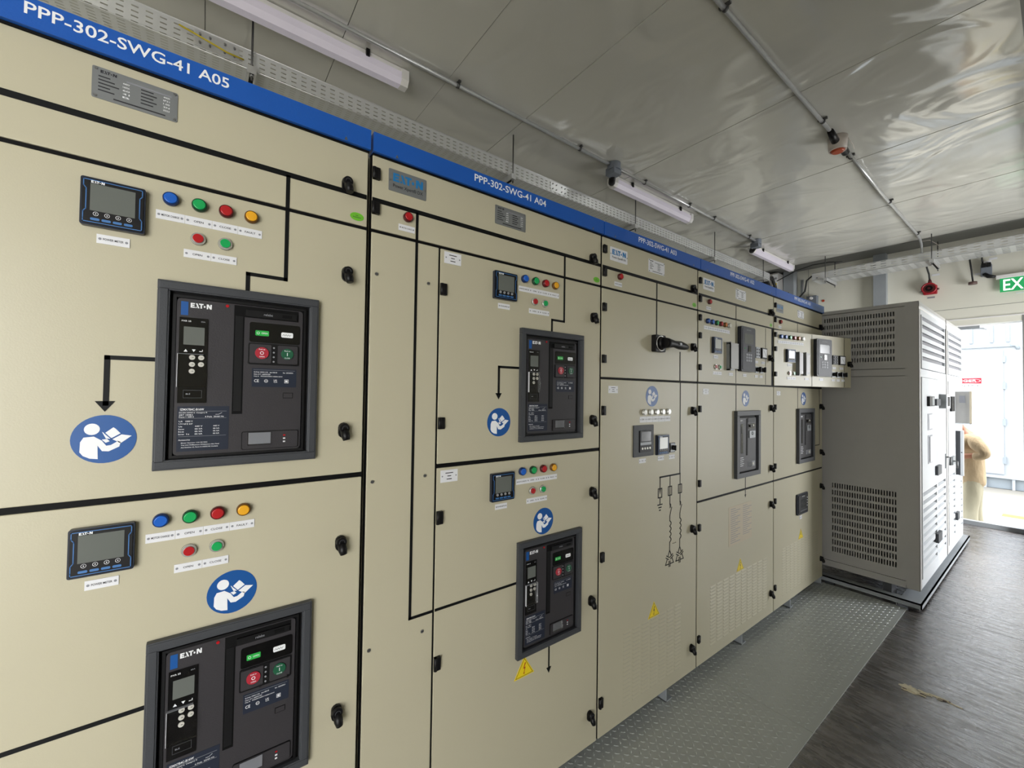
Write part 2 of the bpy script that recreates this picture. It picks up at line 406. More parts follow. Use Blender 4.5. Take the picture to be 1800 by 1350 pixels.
DX0, DX1, DZ = -.28, .925, 2.44
mb = MB()
mb.box(LX, DX0, EY, EY + .17, -.03, CZ + .1, 'wall'); mb.box(DX1, RX, EY, EY + .17, -.03, CZ + .1, 'wall')
mb.box(DX0, DX1, EY, EY + .17, 2.51, CZ + .1, 'wall')
mb.box(LX, RX, EY - .002, EY, 2.648, 2.652, 'beam_grey')
for x in (-1.15, 1.3): mb.box(x, x + .004, EY - .002, EY, 2.652, CZ, 'beam_grey')
part('wall_end', mb, kind='structure')
mb = MB()
mb.box(DX0, DX1, EY - .005, EY + .17, DZ, 2.505, 'wall'); mb.box(DX0, DX1 + .05, EY - .015, EY - .004, 2.505, 2.52, 'housing_white')
mb.box(DX1, DX1 + .05, EY - .01, EY + .19, .0, 2.51, 'beam_grey'); mb.box(DX0 - .05, DX0, EY - .01, EY + .19, 0, 2.51, 'beam_grey')
mb.box(DX0, DX1, EY + .12, EY + .19, 0, .05, 'frame_grey')
DOOR = part('door_1', mb, kind='structure')
mb = MB(); mb.box(.42, .60, EY + .01, EY + .05, 2.39, 2.425, 'frame_grey'); mb.tube([(.5, EY + .03, 2.40), (.62, EY + .1, 2.395), (.64, EY + .16, 2.39)], .009, 'frame_grey')
part('door_closer', mb, DOOR)
part('wall_left', MB().box(LX - .1, LX, NY, EY + .17, -.03, CZ + .1, 'wall'), kind='structure')
mb = MB()      # right-hand wall with open doorways (behind the photographer's right shoulder, out of frame)
for a, b_ in ((NY, -2.8), (-.9, 5.4), (6.6, EY + .17)): mb.box(RX, RX + .1, a, b_, -.03, CZ + .1, 'wall')
for a, b_ in ((-2.8, -.9), (5.4, 6.6)): mb.box(RX, RX + .1, a, b_, 2.45, CZ + .1, 'wall')
part('wall_right', mb, kind='structure')
part('wall_back', MB().box(LX, RX, NY - .1, NY, -.03, CZ + .1, 'wall'), kind='structure')
mb = MB(); mb.box(-.362, -.228, 7.36, EY, 0, CZ, 'frame_grey')
part('trim_3', mb, kind='structure')
mb = MB(); mb.box(-1.44, -1.30, 7.3, EY, 0, CZ, 'frame_grey'); 
for k in range(12): mb.disc(-1.37, .3 + .26 * k, .008, 0, .002, 'dark_grey', FY(7.3), 8)
part('trim_4', mb, kind='structure')

# ------------------------------------------------------------------ checker plates along the switchgear
def checker(y0, y1, tread, label):
    mb = MB(); mb.box(-.066, .50, y0 + .002, y1 - .002, 0, .004, 'checker')
    mb.box(.488, .502, y0 + .002, y1 - .002, 0, .0045, 'checker')
    p = .028; h = .0021; L, Wd = .0125, .0042
    if tread:
        j = 0; y = max(y0, .6) + .014
        while y < y1 - .012:
            i = 0; x = -.04
            while x < .485:
                a = math.radians(45 if (i + j) % 2 else -45)
                ca, sa = math.cos(a), math.sin(a)
                base_ = [(L, 0), (0, Wd), (-L, 0), (0, -Wd)]
                vs = [(x + q * ca - r * sa, y + q * sa + r * ca, .004) for q, r in base_] + [(x + .45 * (q * ca - r * sa), y + .45 * (q * sa + r * ca), .004 + h) for q, r in base_]
                mb.add(vs, [(4, 5, 6, 7), (0, 1, 5, 4), (1, 2, 6, 5), (2, 3, 7, 6), (3, 0, 4, 7)], 'checker')
                x += p; i += 1
            y += p; j += 1
    part('checker_plate', mb, label=label, cat='floor plate', group='checker plates along the switchgear')
checker(-2.6, 2.27, True, 'long grey checker plate on the floor nearest the camera, in front of the first cabinets')
checker(2.27, 3.73, True, 'middle grey checker plate on the floor below the two farther beige cabinets')
checker(3.73, 4.155, True, 'short grey checker plate at the foot of the louvred grey cabinet base frame')

# ------------------------------------------------------------------ switchgear parts
def latch(par, y, z, T=None):
    mb = MB(T)
    mb.rbox(y - .0135, y + .0135, z - .020, z + .022, .0132, 0, .008, 'black_plastic')
    mb.disc(y, z + .007, .0135, .008, .020, 'black_plastic', seg=20, r1=.0125); mb.ring(y, z + .007, .006, .0075, .020, .0208, 'dark_grey', seg=16)
    mb.tube([(.012, y, z + .002), (.021, y + .002, z - .014), (.023, y + .004, z - .025)], [.0115, .0115, .009], 'black_plastic', 12)
    part('door_latch', mb, par)
def hinge(par, y, z0, z1, T=None):
    mb = MB(T); mb.plate(y, y + .020, z0, z1, 0, .011, 'black_plastic')
    mb.tube([(.008, y + .003, z0), (.008, y + .003, z1)], .006, 'black_plastic', 8)
    part('hinge', mb, par)
LC = {'b': ('lamp_blue', 'bezel_blue', 'blue'), 'g': ('lamp_green', 'bezel_green', 'green'), 'r': ('lamp_red', 'bezel_red', 'red'),
      'y': ('lamp_yellow', 'bezel_yellow', 'yellow'), 'o': ('lamp_orange', 'bezel_yellow', 'orange'), 'w': ('lamp_white', 'bezel_silver', 'white')}
def lampfit(par, y, z, c, T=None, black=False, r=.0145):
    a, b_, nm = LC[c]; mb = MB(T)
    mb.disc(y, z, r, 0, .010, 'black_plastic' if black else b_, seg=22); mb.disc(y, z, r * .97, .010, .013, b_, seg=22, r1=r * .9)
    mb.disc(y, z, r * .86, .013, .0145, a, seg=22, r1=r * .7)
    part('indicator_lamp', mb, par, label=nm + ' indicator lamp')
def button(par, y, z, c, T=None):
    a, b_, nm = LC[c]; mb = MB(T)
    mb.disc(y, z, .0148, 0, .007, 'bezel_silver', seg=22, r1=.0135); mb.disc(y, z, .0105, .007, .0105, a, seg=22, r1=.0098)
    part('push_button', mb, par, label=nm + ' push button in a silver ring')
def tag(par, y0, y1, z0, z1, body=None, T=None, dots=True, lines=0, m='label_white', name='label_plate'):
    mb = MB(T); mb.plate(y0, y1, z0, z1, 0, .0016, m); w = .0019; W_, H = y1 - y0, z1 - z0
    if dots:
        for u in (y0 + .1 * W_, y1 - .1 * W_): mb.disc(u, (z0 + z1) / 2, .0026, .0015, w, 'ink_grey', seg=8)
    if body:
        k = min(.62, .09 * len(body)); c = (y0 + y1) / 2
        mb.text(body, c - k * W_ / 2, c + k * W_ / 2, z0 + .38 * H, z0 + .62 * H, w, 'ink')
    for i in range(lines):
        q = z1 - H * (i + 1) / (lines + 1); h = H * .035; L = W_ * (.45, .22, .3)[i % 3]
        mb.plate((y0 + y1) / 2 - L / 2, (y0 + y1) / 2 + L / 2, q - h, q + h, .0015, w, 'ink')
    part(name, mb, par)
def strip(par, y0, y1, z0, z1, n_, words, T=None):
    mb = MB(T); mb.plate(y0, y1, z0, z1, 0, .0016, 'label_white'); d = (y1 - y0) / n_
    for i in range(n_):
        a = y0 + d * i
        if i: mb.plate(a - .0004, a + .0004, z0, z1, .0015, .0018, 'ink_grey')
        for u in (a + .1 * d, a + .9 * d): mb.disc(u, (z0 + z1) / 2, .0024, .0015, .0019, 'ink_grey', seg=8)
        t = words[i % len(words)]; k = min(.56, .085 * len(t))
        mb.text(t, a + d * (.5 - k / 2), a + d * (.5 + k / 2), z0 + (z1 - z0) * .38, z0 + (z1 - z0) * .62, .0019, 'ink')
    part('label_strip', mb, par)
def meter(par, y0, z0, T=None, s=.099, screen='lcd', par_name='power_meter'):
    y1, z1 = y0 + s, z0 + s * .99
    mb = MB(T); mb.rbox(y0, y1, z0, z1, .004, 0, .013, 'navy_bezel'); mb.rbox(y0 + .003, y1 - .003, z0 + .003, z1 - .003, .004, .013, .015, 'black_plastic')
    P = lambda a, b_: (y0 + a * s, z0 + b_ * s)
    mb.line([P(.05, .12), P(.05, .26), P(.09, .32), P(.09, .74), P(.05, .8), P(.05, .93), P(.95, .93), P(.95, .8), P(.91, .74), P(.91, .32), P(.95, .26), P(.95, .06), P(.05, .06), P(.05, .12)], .0016, .0148, .0156, 'meter_blue')
    mb.logo(*(P(.16, 0)[0], P(.36, 0)[0], P(0, .87)[1], P(0, .92)[1]), .0162, 'white_ink')
    for i in range(4):
        u = .24 + .17 * i; mb.ring(*P(u, .24), .0034, .0042, .015, .0158, 'label_white', seg=12); mb.disc(*P(u, .24), .0012, .015, .0158, 'label_white', seg=6)
    o = part(par_name, mb, par)
    part('screen', MB(T).plate(*(P(.15, 0)[0], P(.84, 0)[0], P(0, .3)[1], P(0, .86)[1]), .0148, .0158, screen), o)
    mb = MB(T)
    for i in range(4): mb.rbox(P(.16 + .17 * i, 0)[0], P(.30 + .17 * i, 0)[0], P(0, .10)[1], P(0, .15)[1], .002, .0148, .0162, 'meter_blue')
    part('keys', mb, o)
def manual_sign(par, y, z, r=.05, T=None):
    mb = MB(T); mb.disc(y, z, r, 0, .0008, 'sign_blue', seg=40)
    Q = lambda pts: [(y + a * r, z + b_ * r) for a, b_ in pts]
    mb.disc(y - .38 * r, z + .42 * r, .235 * r, .0006, .0012, 'white_ink', seg=20)
    mb.poly(Q([(-.72, -.5), (-.71, -.1), (-.62, .09), (-.32, .12), (-.08, -.06), (.06, -.28), (.2, -.26), (.42, -.1), (.5, -.16), (.46, -.34), (.14, -.52), (-.06, -.5), (-.2, -.26), (-.18, -.82), (-.42, -.78), (-.62, -.66)]), .0006, .0012, 'white_ink')
    for p in ([(-.08, .3), (.04, .02), (.22, .0), (.02, .22)], [(.02, .26), (.26, .48), (.33, .42), (.5, .2), (.22, .0)], [(.24, -.02), (.52, .17), (.84, .1), (.5, -.2)], [(-.08, -.02), (.08, .0), (.16, -.1), (.04, -.16)]):
        mb.poly(Q(p), .0006, .0012, 'white_ink')
    mb.line(Q([(.21, .0), (.5, .2)]), .002, .0011, .0014, 'sign_blue'); mb.line(Q([(-.0, .24), (.21, .0)]), .0018, .0011, .0014, 'sign_blue')
    part('manual_sign', mb, par, label='round blue read-the-manual sticker')
def warning(par, y, z0, w=.094, h=.073, T=None, ink='warn_red'):
    mb = MB(T); t = lambda k, ww: [(y - w / 2 * k, z0 + h * (1 - k) * .35), (y + w / 2 * k, z0 + h * (1 - k) * .35), (y, z0 + h * (k + (1 - k) * .35))]
    mb.poly(t(1, 0), 0, .0008, 'warn_yellow'); p = t(.84, 0); mb.line(p + [p[0]], .0014, .0007, .0011, 'ink')
    P = lambda a, b_: (y + a * h, z0 + b_ * h)
    mb.poly([P(.03, .68), P(.10, .68), P(.0, .46), P(.08, .47), P(-.01, .2), P(.03, .22), P(-.02, .1), P(-.06, .2), P(-.035, .2), P(.02, .41), P(-.07, .40)], .0007, .0012, ink)
    part('warning_sign', mb, par, label='yellow triangular electric shock warning sticker')
def arrow(mb, y, z, w=.031, h=.022): mb.poly([(y - w / 2, z), (y, z - h), (y + w / 2, z)], 0, .0012, 'tape')
def breaker(par, y0, z0):
    """Air circuit breaker front in a raised grey door frame, lower-left corner (y0, z0)."""
    B = lambda a: y0 + a + .084          # measured with the frame corner at y=-.084, z=1.358
    C = lambda c: z0 + c - 1.358
    mb = MB(); mb.frame(B(-.084), B(.243), C(1.358), C(1.778), .022, 0, .016, 'breaker_frame')
    mb.frame(B(-.081), B(.240), C(1.361), C(1.775), .016, .014, .018, 'breaker_frame')
    o = part('circuit_breaker', mb, par, bev=.0015)
    mb = MB(); mb.plate(B(-.063), B(.222), C(1.379), C(1.757), 0, .0025, 'gasket'); mb.frame(B(-.057), B(.214), C(1.382), C(1.75), .006, .0025, .008, 'breaker_dark')
    part('gasket', mb, o)
    mb = MB(); mb.rbox(B(-.050), B(.206), C(1.388), C(1.743), .008, .0025, .007, 'breaker_face')
    mb.plate(B(-.043), B(-.030), C(1.705), C(1.736), .007, .0074, 'sign_blue')
    mb.logo(B(-.026), B(.013), C(1.7235), C(1.7345), .0078, 'white_ink')
    mb.disc(B(.043), C(1.736), .0035, .007, .009, 'lamp_red', seg=10)
    mb.plate(B(.164), B(.187), C(1.517), C(1.531), .007, .0078, 'breaker_dark'); mb.plate(B(.1655), B(.1855), C(1.5185), C(1.5295), .0078, .0082, 'breaker_face')
    part('faceplate', mb, o)
    mb = MB(); mb.plate(B(.057), B(.078), C(1.479), C(1.741), .007, .0076, 'gasket'); mb.plate(B(.060), B(.075), C(1.486), C(1.715), .0076, .0086, 'breaker_dark')
    mb.plate(B(.078), B(.196), C(1.714), C(1.741), .007, .0076, 'gasket'); mb.plate(B(.08), B(.192), C(1.716), C(1.732), .0076, .0125, 'breaker_dark')
    mb.text('relebe', B(.118), B(.137), C(1.721), C(1.727), .0128, 'ink_grey'); mb.plate(B(.158), B(.18), C(1.72), C(1.728), .0124, .0135, 'gasket')
    part('charging_handle', mb, o)
    mb = MB(); mb.plate(B(-.045), B(.007), C(1.506), C(1.700), .007, .0095, 'black_gloss')
    mb.text('PXR 25', B(-.041), B(-.024), C(1.690), C(1.6935), .0098, 'label_white'); mb.text('65A', B(-.006), B(.002), C(1.691), C(1.694), .0098, 'ink_grey')
    mb.poly([(B(-.036), C(1.622)), (B(-.029), C(1.622)), (B(-.0325), C(1.628))], .009, .0098, 'white_ink')
    mb.poly([(B(-.0215), C(1.628)), (B(-.0145), C(1.628)), (B(-.018), C(1.622))], .009, .0098, 'white_ink')
    mb.line([(B(-.002), C(1.6275)), (B(-.002), C(1.624)), (B(-.0075), C(1.624))], .0013, .009, .0098, 'white_ink')
    mb.frame(B(-.035), B(-.001), C(1.517), C(1.535), .0008, .009, .0098, 'dark_grey'); mb.text('BLE', B(-.03), B(-.022), C(1.5245), C(1.528), .0098, 'ink_grey')
    t = part('trip_unit', mb, o)
    part('screen', MB().plate(B(-.037), B(.001), C(1.638), C(1.679), .009, .0099, 'lcd'), t)
    for u, v in ((-.0205, 1.6095), (-.004, 1.6095), (-.0205, 1.5935), (-.004, 1.594), (-.0205, 1.578)):
        mb = MB(); mb.disc(B(u), C(v), .0056, .009, .0115, 'lamp_white', seg=16); mb.plate(B(u) - .0006, B(u) + .003, C(v) - .0005, C(v) + .0005, .0115, .012, 'ink')
        part('dial', mb, t)
    mb = MB(); mb.plate(B(-.047), B(.0085), C(1.542), C(1.617), .0120, .016, 'clear'); mb.plate(B(-.047), B(-.0462), C(1.542), C(1.617), .0095, .0165, 'label_white'); mb.plate(B(-.047), B(.0), C(1.6165), C(1.6172), .0095, .0165, 'ink_grey')  # white and grey edge strips put the cover's outline highlights in as colour
    mb.plate(B(.0), B(.007), C(1.566), C(1.581), .014, .018, 'clear')
    part('clear_cover', mb, t)
    mb = MB(); mb.plate(B(-.044), B(.052), C(1.396), C(1.498), .007, .0076, 'breaker_panel'); w = .008
    mb.text('IZMX7B4C-B16W', B(-.039), B(.004), C(1.4885), C(1.4935), w, 'white_ink')
    mb.plate(B(-.041), B(.047), C(1.4862), C(1.4868), .0076, w, 'ink_grey'); mb.plate(B(-.041), B(.047), C(1.4705), C(1.4710), .0076, w, 'ink_grey'); mb.plate(B(-.041), B(.047), C(1.4295), C(1.43), .0076, w, 'ink_grey')
    mb.text('IEC/EN 60947-2  Category B', B(-.041), B(.010), C(1.4815), C(1.4848), w, 'label_white'); mb.text('GB/T 14048.2', B(-.041), B(-.016), C(1.477), C(1.4802), w, 'label_white')
    mb.text('Frame = 1600 A', B(-.041), B(-.014), C(1.4725), C(1.4757), w, 'label_white'); mb.text('4 Pole  50/60 Hz', B(.006), B(.042), C(1.4725), C(1.4757), w, 'label_white')
    mb.line([(B(.026), C(1.479)), (B(.032), C(1.479)), (B(.038), C(1.483))], .0006, .0076, w, 'label_white')
    for i, (a, q) in enumerate((('Ui', '1000 V'), ('Uimp', '12 kV'), ('Ue', '440 V'), ('Icu', '66 kA'), ('Ics', '66 kA'), ('Icw 1s', '66 kA'))):
        z = 1.4625 - .0058 * i; L = .0032 * len(a)
        mb.text(a, B(-.041), B(-.041) + L, C(z), C(z + .0032), w, 'label_white')
        if i < 2: mb.text(q, B(-.029), B(-.016), C(z), C(z + .0032), w, 'label_white')
        else: mb.text(q, B(-.012), B(.002), C(z), C(z + .0032), w, 'label_white'); mb.text(q, B(.022), B(.034), C(z), C(z + .0032), w, 'label_white')
    mb.text('Accessories', B(-.041), B(-.020), C(1.4205), C(1.4238), w, 'label_white')
    mb.text('Motor Operator 110-130 VDC', B(-.036), B(.012), C(1.4135), C(1.4165), w, 'label_white')
    mb.text('Trip Unit W/Maximum W/Optimum Bias Panel', B(-.036), B(.034), C(1.4085), C(1.4115), w, 'label_white')
    mb.text('Aux Switches 1C, Form C 2 NO/2 NC Contacts', B(-.036), B(.032), C(1.4035), C(1.4065), w, 'label_white')
    part('rating_label', mb, o)
    mb = MB(); mb.rbox(B(.089), B(.200), C(1.655), C(1.704), .005, .007, .0085, 'black_gloss')
    mb.rbox(B(.101), B(.130), C(1.6715), C(1.6845), .002, .0085, .0092, 'flag_green'); mb.ring(B(.107), C(1.678), .0022, .0032, .0092, .0096, 'white_ink', seg=12)
    mb.text('OPEN', B(.114), B(.127), C(1.6760), C(1.6800), .0096, 'white_ink')
    mb.rbox(B(.157), B(.184), C(1.6715), C(1.6845), .003, .0085, .0092, 'white_ink'); mb.line([(B(.160) + .0027 * k, C(1.676 + .0035 * (k % 2))) for k in range(8)], .0007, .0092, .0095, 'ink')
    part('status_window', mb, o)
    mb = MB(); mb.rbox(B(.087), B(.198), C(1.6), C(1.653), .004, .007, .010, 'breaker_dark'); mb.rbox(B(.090), B(.136), C(1.604), C(1.650), .003, .010, .0115, 'breaker_face'); mb.rbox(B(.150), B(.195), C(1.604), C(1.650), .003, .010, .0115, 'breaker_face')
    for k in range(4): mb.disc(B(.1415), C(1.6085 + .0115 * k), .0022, .010, .0112, 'ink_grey', seg=8)
    mb.plate(B(.128), B(.133), C(1.600), C(1.607), .0115, .0135, 'clear'); mb.plate(B(.188), B(.193), C(1.600), C(1.607), .0115, .0135, 'clear')
    part('button_housing', mb, o)
    mb = MB(); mb.disc(B(.1155), C(1.6285), .0145, .0115, .0145, 'red_btn', seg=26); mb.ring(B(.1155), C(1.6285), .0028, .0042, .0145, .0149, 'white_ink', seg=14)
    mb.text('Push to', B(.109), B(.122), C(1.636), C(1.639), .0148, 'white_ink'); mb.text('OPEN', B(.110), B(.121), C(1.618), C(1.621), .0148, 'white_ink')
    part('open_button', mb, o, label='round red push-to-open button')
    mb = MB(); mb.disc(B(.171), C(1.629), .0138, .0115, .0145, 'green_btn', seg=26); mb.plate(B(.1705), B(.1718), C(1.6245), C(1.6325), .0145, .0149, 'white_ink')
    mb.text('Push to', B(.1645), B(.1775), C(1.6355), C(1.6385), .0148, 'label_white'); mb.text('CLOSE', B(.165), B(.177), C(1.6175), C(1.6205), .0148, 'label_white')
    part('close_button', mb, o, label='round green push-to-close button')
    mb = MB(); mb.plate(B(.096), B(.194), C(1.545), C(1.591), .007, .0076, 'breaker_panel'); mb.plate(B(.099), B(.190), C(1.5868), C(1.5873), .0076, .008, 'ink_grey')
    for i, (a, q) in enumerate((('G.O.# 10041123', .03), ('Cont. 8 V : 60076/CE3', .035), ('Cap #   9902001040011020012034', .062))):
        z = 1.580 - .0052 * i; mb.text(a, B(.100), B(.100 + q), C(z), C(z + .003), .008, 'label_white')
    mb.text('Item 000130', B(.134), B(.150), C(1.580), C(1.583), .008, 'label_white'); mb.text('Ser. 20230501', B(.163), B(.186), C(1.580), C(1.583), .008, 'label_white')
    mb.text('CE', B(.101), B(.111), C(1.5565), C(1.5635), .008, 'label_white'); mb.ring(B(.1265), C(1.560), .0032, .0040, .0076, .008, 'label_white', seg=14); mb.text('CCC', B(.1235), B(.1295), C(1.5585), C(1.5615), .008, 'label_white')
    mb.text('UK', B(.143), B(.151), C(1.5602), C(1.5640), .008, 'label_white'); mb.text('CA', B(.143), B(.151), C(1.5560), C(1.5597), .008, 'label_white')
    mb.frame(B(.167), B(.176), C(1.5555), C(1.5645), .0008, .0076, .008, 'label_white'); mb.plate(B(.169), B(.174), C(1.5575), C(1.5625), .0076, .008, 'label_white')
    part('certification_label', mb, o)
    mb = MB(); mb.rbox(B(.078), B(.201), C(1.392), C(1.436), .004, .007, .0095, 'breaker_dark'); mb.rbox(B(.0795), B(.1995), C(1.3935), C(1.4345), .004, .0095, .0105, 'breaker_face')
    mb.plate(B(.092), B(.139), C(1.405), C(1.4325), .0105, .0112, 'ink_grey'); mb.plate(B(.09), B(.141), C(1.402), C(1.434), .0115, .0150, 'clear')
    for k, mm in enumerate(('lamp_red', 'label_white', 'label_white')): mb.plate(B(.1665), B(.1715), C(1.406 + .008 * (2 - k)), C(1.4095 + .008 * (2 - k)), .0105, .0112, mm)
    part('position_window', mb, o)
    return o
def breaker_small(par, y0, z0):
    mb = MB(); mb.frame(y0, y0 + .322, z0, z0 + .41, .030, 0, .02, 'breaker_frame')
    o = part('circuit_breaker', mb, par, bev=.0015)
    B = lambda a: y0 + a * .322; C = lambda c: z0 + c * .41
    part('gasket', MB().plate(B(.08), B(.92), C(.06), C(.94), 0, .003, 'gasket'), o)
    mb = MB(); mb.rbox(B(.17), B(.86), C(.09), C(.89), .006, .003, .008, 'breaker_face'); mb.logo(B(.2), B(.3), C(.84), C(.865), .009, 'white_ink')
    part('faceplate', mb, o)
    mb = MB(); mb.plate(B(.22), B(.30), C(.36), C(.80), .008, .0095, 'black_gloss'); mb.plate(B(.235), B(.285), C(.66), C(.76), .0095, .010, 'lcd_dark')
    part('trip_unit', mb, o)
    mb = MB(); mb.plate(B(.44), B(.50), C(.32), C(.88), .008, .0095, 'gasket'); mb.plate(B(.5), B(.80), C(.82), C(.885), .008, .011, 'breaker_dark')
    part('charging_handle', mb, o)
    mb = MB(); mb.rbox(B(.53), B(.82), C(.72), C(.80), .004, .008, .010, 'black_gloss'); mb.disc(B(.6), C(.765), .008, .01, .016, 'black_plastic', seg=12); mb.disc(B(.73), C(.77), .007, .01, .0125, 'lamp_white', seg=12)
    part('status_window', mb, o)
    mb = MB(); mb.rbox(B(.55), B(.80), C(.58), C(.69), .004, .008, .014, 'plate_metal'); mb.ring(B(.67), C(.65), .008, .011, .014, .0155, 'black_plastic', seg=16)
    part('button_housing', mb, o)
    mb = MB(); mb.rbox(B(.52), B(.82), C(.14), C(.22), .003, .008, .0095, 'ink_grey'); mb.plate(B(.54), B(.68), C(.145), C(.215), .0095, .013, 'clear'); mb.disc(B(.72), C(.18), .009, .0095, .012, 'lamp_white', seg=12)
    part('position_window', mb, o)
    mb = MB()
    for k in range(5): mb.plate(B(.2), B(.2 + .12 + .03 * (k % 2)), C(.29 - .03 * k), C(.298 - .03 * k), .008, .0088, 'label_white')
    part('rating_label', mb, o)
    return o
def nameplate(par, y0, y1, z0, z1, T=None, m='plate_metal'):
    mb = MB(T); mb.rbox(y0, y1, z0, z1, .003, 0, .0015, m); w = .0019; W_, H = y1 - y0, z1 - z0
    mb.logo(y0 + .09 * W_, y0 + .27 * W_, z1 - .17 * H, z1 - .08 * H, w, 'ink'); mb.plate(y0 + .38 * W_, y0 + .92 * W_, z1 - .22 * H, z1 - .17 * H, .0015, w, 'ink_grey')
    for r in range(5):
        q = z1 - H * (.30 + .11 * r)
        mb.plate(y0 + .07 * W_, y0 + (.2 + .05 * (r % 3)) * W_, q, q + .035 * H, .0015, w, 'ink'); mb.plate(y0 + .55 * W_, y0 + (.70 + .04 * (r % 2)) * W_, q, q + .035 * H, .0015, w, 'ink')
        mb.text(('440V', '1600A', '60', '41', 'B')[r], y0 + .34 * W_, y0 + .42 * W_, q - .01 * H, q + .045 * H, w, 'white_ink'); mb.text(('4005', 'IP31', '1.00', '3N', '2023')[r], y0 + .82 * W_, y0 + .9 * W_, q - .01 * H, q + .045 * H, w, 'white_ink')
    mb.plate(y0 + .24 * W_, y0 + .85 * W_, z0 + .09 * H, z0 + .13 * H, .0015, w, 'ink')
    for u in (y0 + .04 * W_, y1 - .04 * W_):
        for v in (z0 + .07 * H, z1 - .07 * H): mb.disc(u, v, .0028, .0015, .003, 'steel', seg=10)
    part('rating_plate', mb, par)
def brand(par, y0, y1, z0, z1, metal):
    mb = MB(); mb.rbox(y0, y1, z0, z1, .003, 0, .0015, metal); W_, H = y1 - y0, z1 - z0
    mb.logo(y0 + .11 * W_, y0 + .90 * W_, z0 + .46 * H, z0 + .84 * H, .0020, 'logo_blue'); mb.text('Power Xpert® DX', y0 + .11 * W_, y0 + .90 * W_, z0 + .15 * H, z0 + .36 * H, .0020, 'ink')
    for u in (y0 + .03 * W_, y1 - .03 * W_): mb.disc(u, z0 + .48 * H, .0026, .0015, .003, 'steel', seg=10)
    part('brand_plate', mb, par)
def doorpanel(par, y0, y1, z0, z1, T=None, name='door'):
    return part(name, MB(T).plate(y0, y1, z0, z1, -.020, 0, 'beige'), par, bev=.0018)
def screw(par, y, z):
    mb = MB(); mb.disc(y, z, .0052, 0, .002, 'steel', seg=12); mb.plate(y - .0035, y + .0035, z - .0006, z + .0006, .002, .0022, 'ink'); part('screw', mb, par)
def green_dot(par, y, z):
    mb = MB(); mb.disc(y, z, .019, 0, .0008, 'sticker_green', seg=24, rv=.0115); mb.text('QC', y - .004, y + .004, z + .001, z + .005, .001, 'ink'); mb.text('PASSED', y - .011, y + .011, z - .004, z - .0005, .001, 'ink')
    part('quality_sticker', mb, par, label='green oval quality sticker')
Z0, ZR0, ZR1, ZT = .07, 2.001, 2.0095, 2.226
def cabinet(code, y0, y1, txt, label, brandy=None, plate=None, pm='plate_metal', bm_='plate_metal'):
    t = thing('switchgear_cabinet', label, 'cabinet', (-.5, (y0 + y1) / 2, 0), 'beige switchgear cabinets in the row')
    mb = MB(); mb.box(-1.0, -.0205, y0 + .001, y1 - .001, .066, 2.228, 'beige'); mb.box(-.021, -.004, y0 + .002, y1 - .002, .068, 2.227, 'gasket')
    mb.plate(y0 + .002, y1 - .002, 2.226, 2.2305, -.02, .004, 'gasket')  # dark strip below the header band, its shadow line put in as colour
    part('enclosure', mb, t)
    part('plinth', MB().box(-.95, -.075, y0 + .004, y1 - .004, .004, .066, 'dark_grey'), t)
    mb = MB(); mb.plate(y0 + .001, y1 - .001, 2.2305, 2.287, -.03, .014, 'blue_band')
    mb.text('PPP-302-SWG-41 ' + code, txt[0], txt[1], 2.2525, 2.277, .0146, 'white_ink')
    for u in (y0 + .07, y1 - .07): mb.poly([(u - .004, 2.233), (u + .004, 2.233), (u, 2.243)], .014, .0155, 'steel')
    part('header_trim', mb, t)
    top = doorpanel(t, y0 + .0035, y1 - .004, ZR1 + .001, ZT, name='top_door')
    latch(top, y1 - .062, 2.112)
    hinge(top, y0 + .003, 2.155, 2.188); hinge(top, y0 + .003, 2.053, 2.088)
    if brandy: brand(top, *brandy, bm_)
    if plate: nameplate(top, *plate, m=pm)
    part('busbar_line', MB().plate(y0 + .004, y1 - .006, 2.089, 2.1025, 0, .0012, 'tape'), top)
    return t, top
W4 = ['MOTOR CHARGE', 'OPEN', 'CLOSE', 'FAULT']
def feeder_controls(par, dy, dz):
    """meter, four lamps, two buttons and their labels, as on a breaker door (offsets from the upper one of the nearest cabinet)"""
    meter(par, -.207 + dy, 1.8695 + dz)
    for k, c in enumerate('bgry'): lampfit(par, -.0665 + .051 * k + dy, 1.962 + dz, c)
    for k in range(4): tag(par, -.0915 + .0505 * k + dy, -.0415 + .0505 * k + dy, 1.9145 + dz, 1.934 + dz, W4[k])
    button(par, -.016 + dy, 1.8845 + dz, 'r'); button(par, .0355 + dy, 1.8845 + dz, 'g')
    for k, s in enumerate(('OPEN', 'CLOSE')): tag(par, -.0415 + .0505 * k + dy, .0085 + .0505 * k + dy, 1.8385 + dz, 1.857 + dz, s)
    tag(par, -.183 + dy, -.132 + dy, 1.838 + dz, 1.857 + dz, 'POWER METER')

# ---- A05
t, top = cabinet('A05', -.625, .372, (-.290, .034), 'nearest beige switchgear cabinet, headed PPP-302-SWG-41 A05, at the left edge', plate=(-.198, -.060, 2.140, 2.206))
part('mimic_line', MB().line([(.165, 2.09), (.165, ZR1 + .002)], .009, 0, .0012, 'tape'), top)
green_dot(top, .340, 2.033)
d = doorpanel(t, -.62, .368, 1.308, ZR0); o = d
feeder_controls(d, 0, 0); latch(d, .315, 1.862); latch(d, .315, 1.428)
breaker(d, -.084, 1.358)
part('mimic_line', MB().line([(.165, ZR0 - .004), (.165, 1.8225), (.083, 1.8225), (.083, 1.776)], .009, 0, .0012, 'tape'), d)
mb = MB().line([(-.084, 1.6015), (-.161, 1.6015), (-.161, 1.505)], .009, 0, .0012, 'tape'); arrow(mb, -.162, 1.51); part('mimic_line', mb, d)
manual_sign(d, -.161, 1.431)
d = doorpanel(t, -.62, .368, Z0, 1.2945)
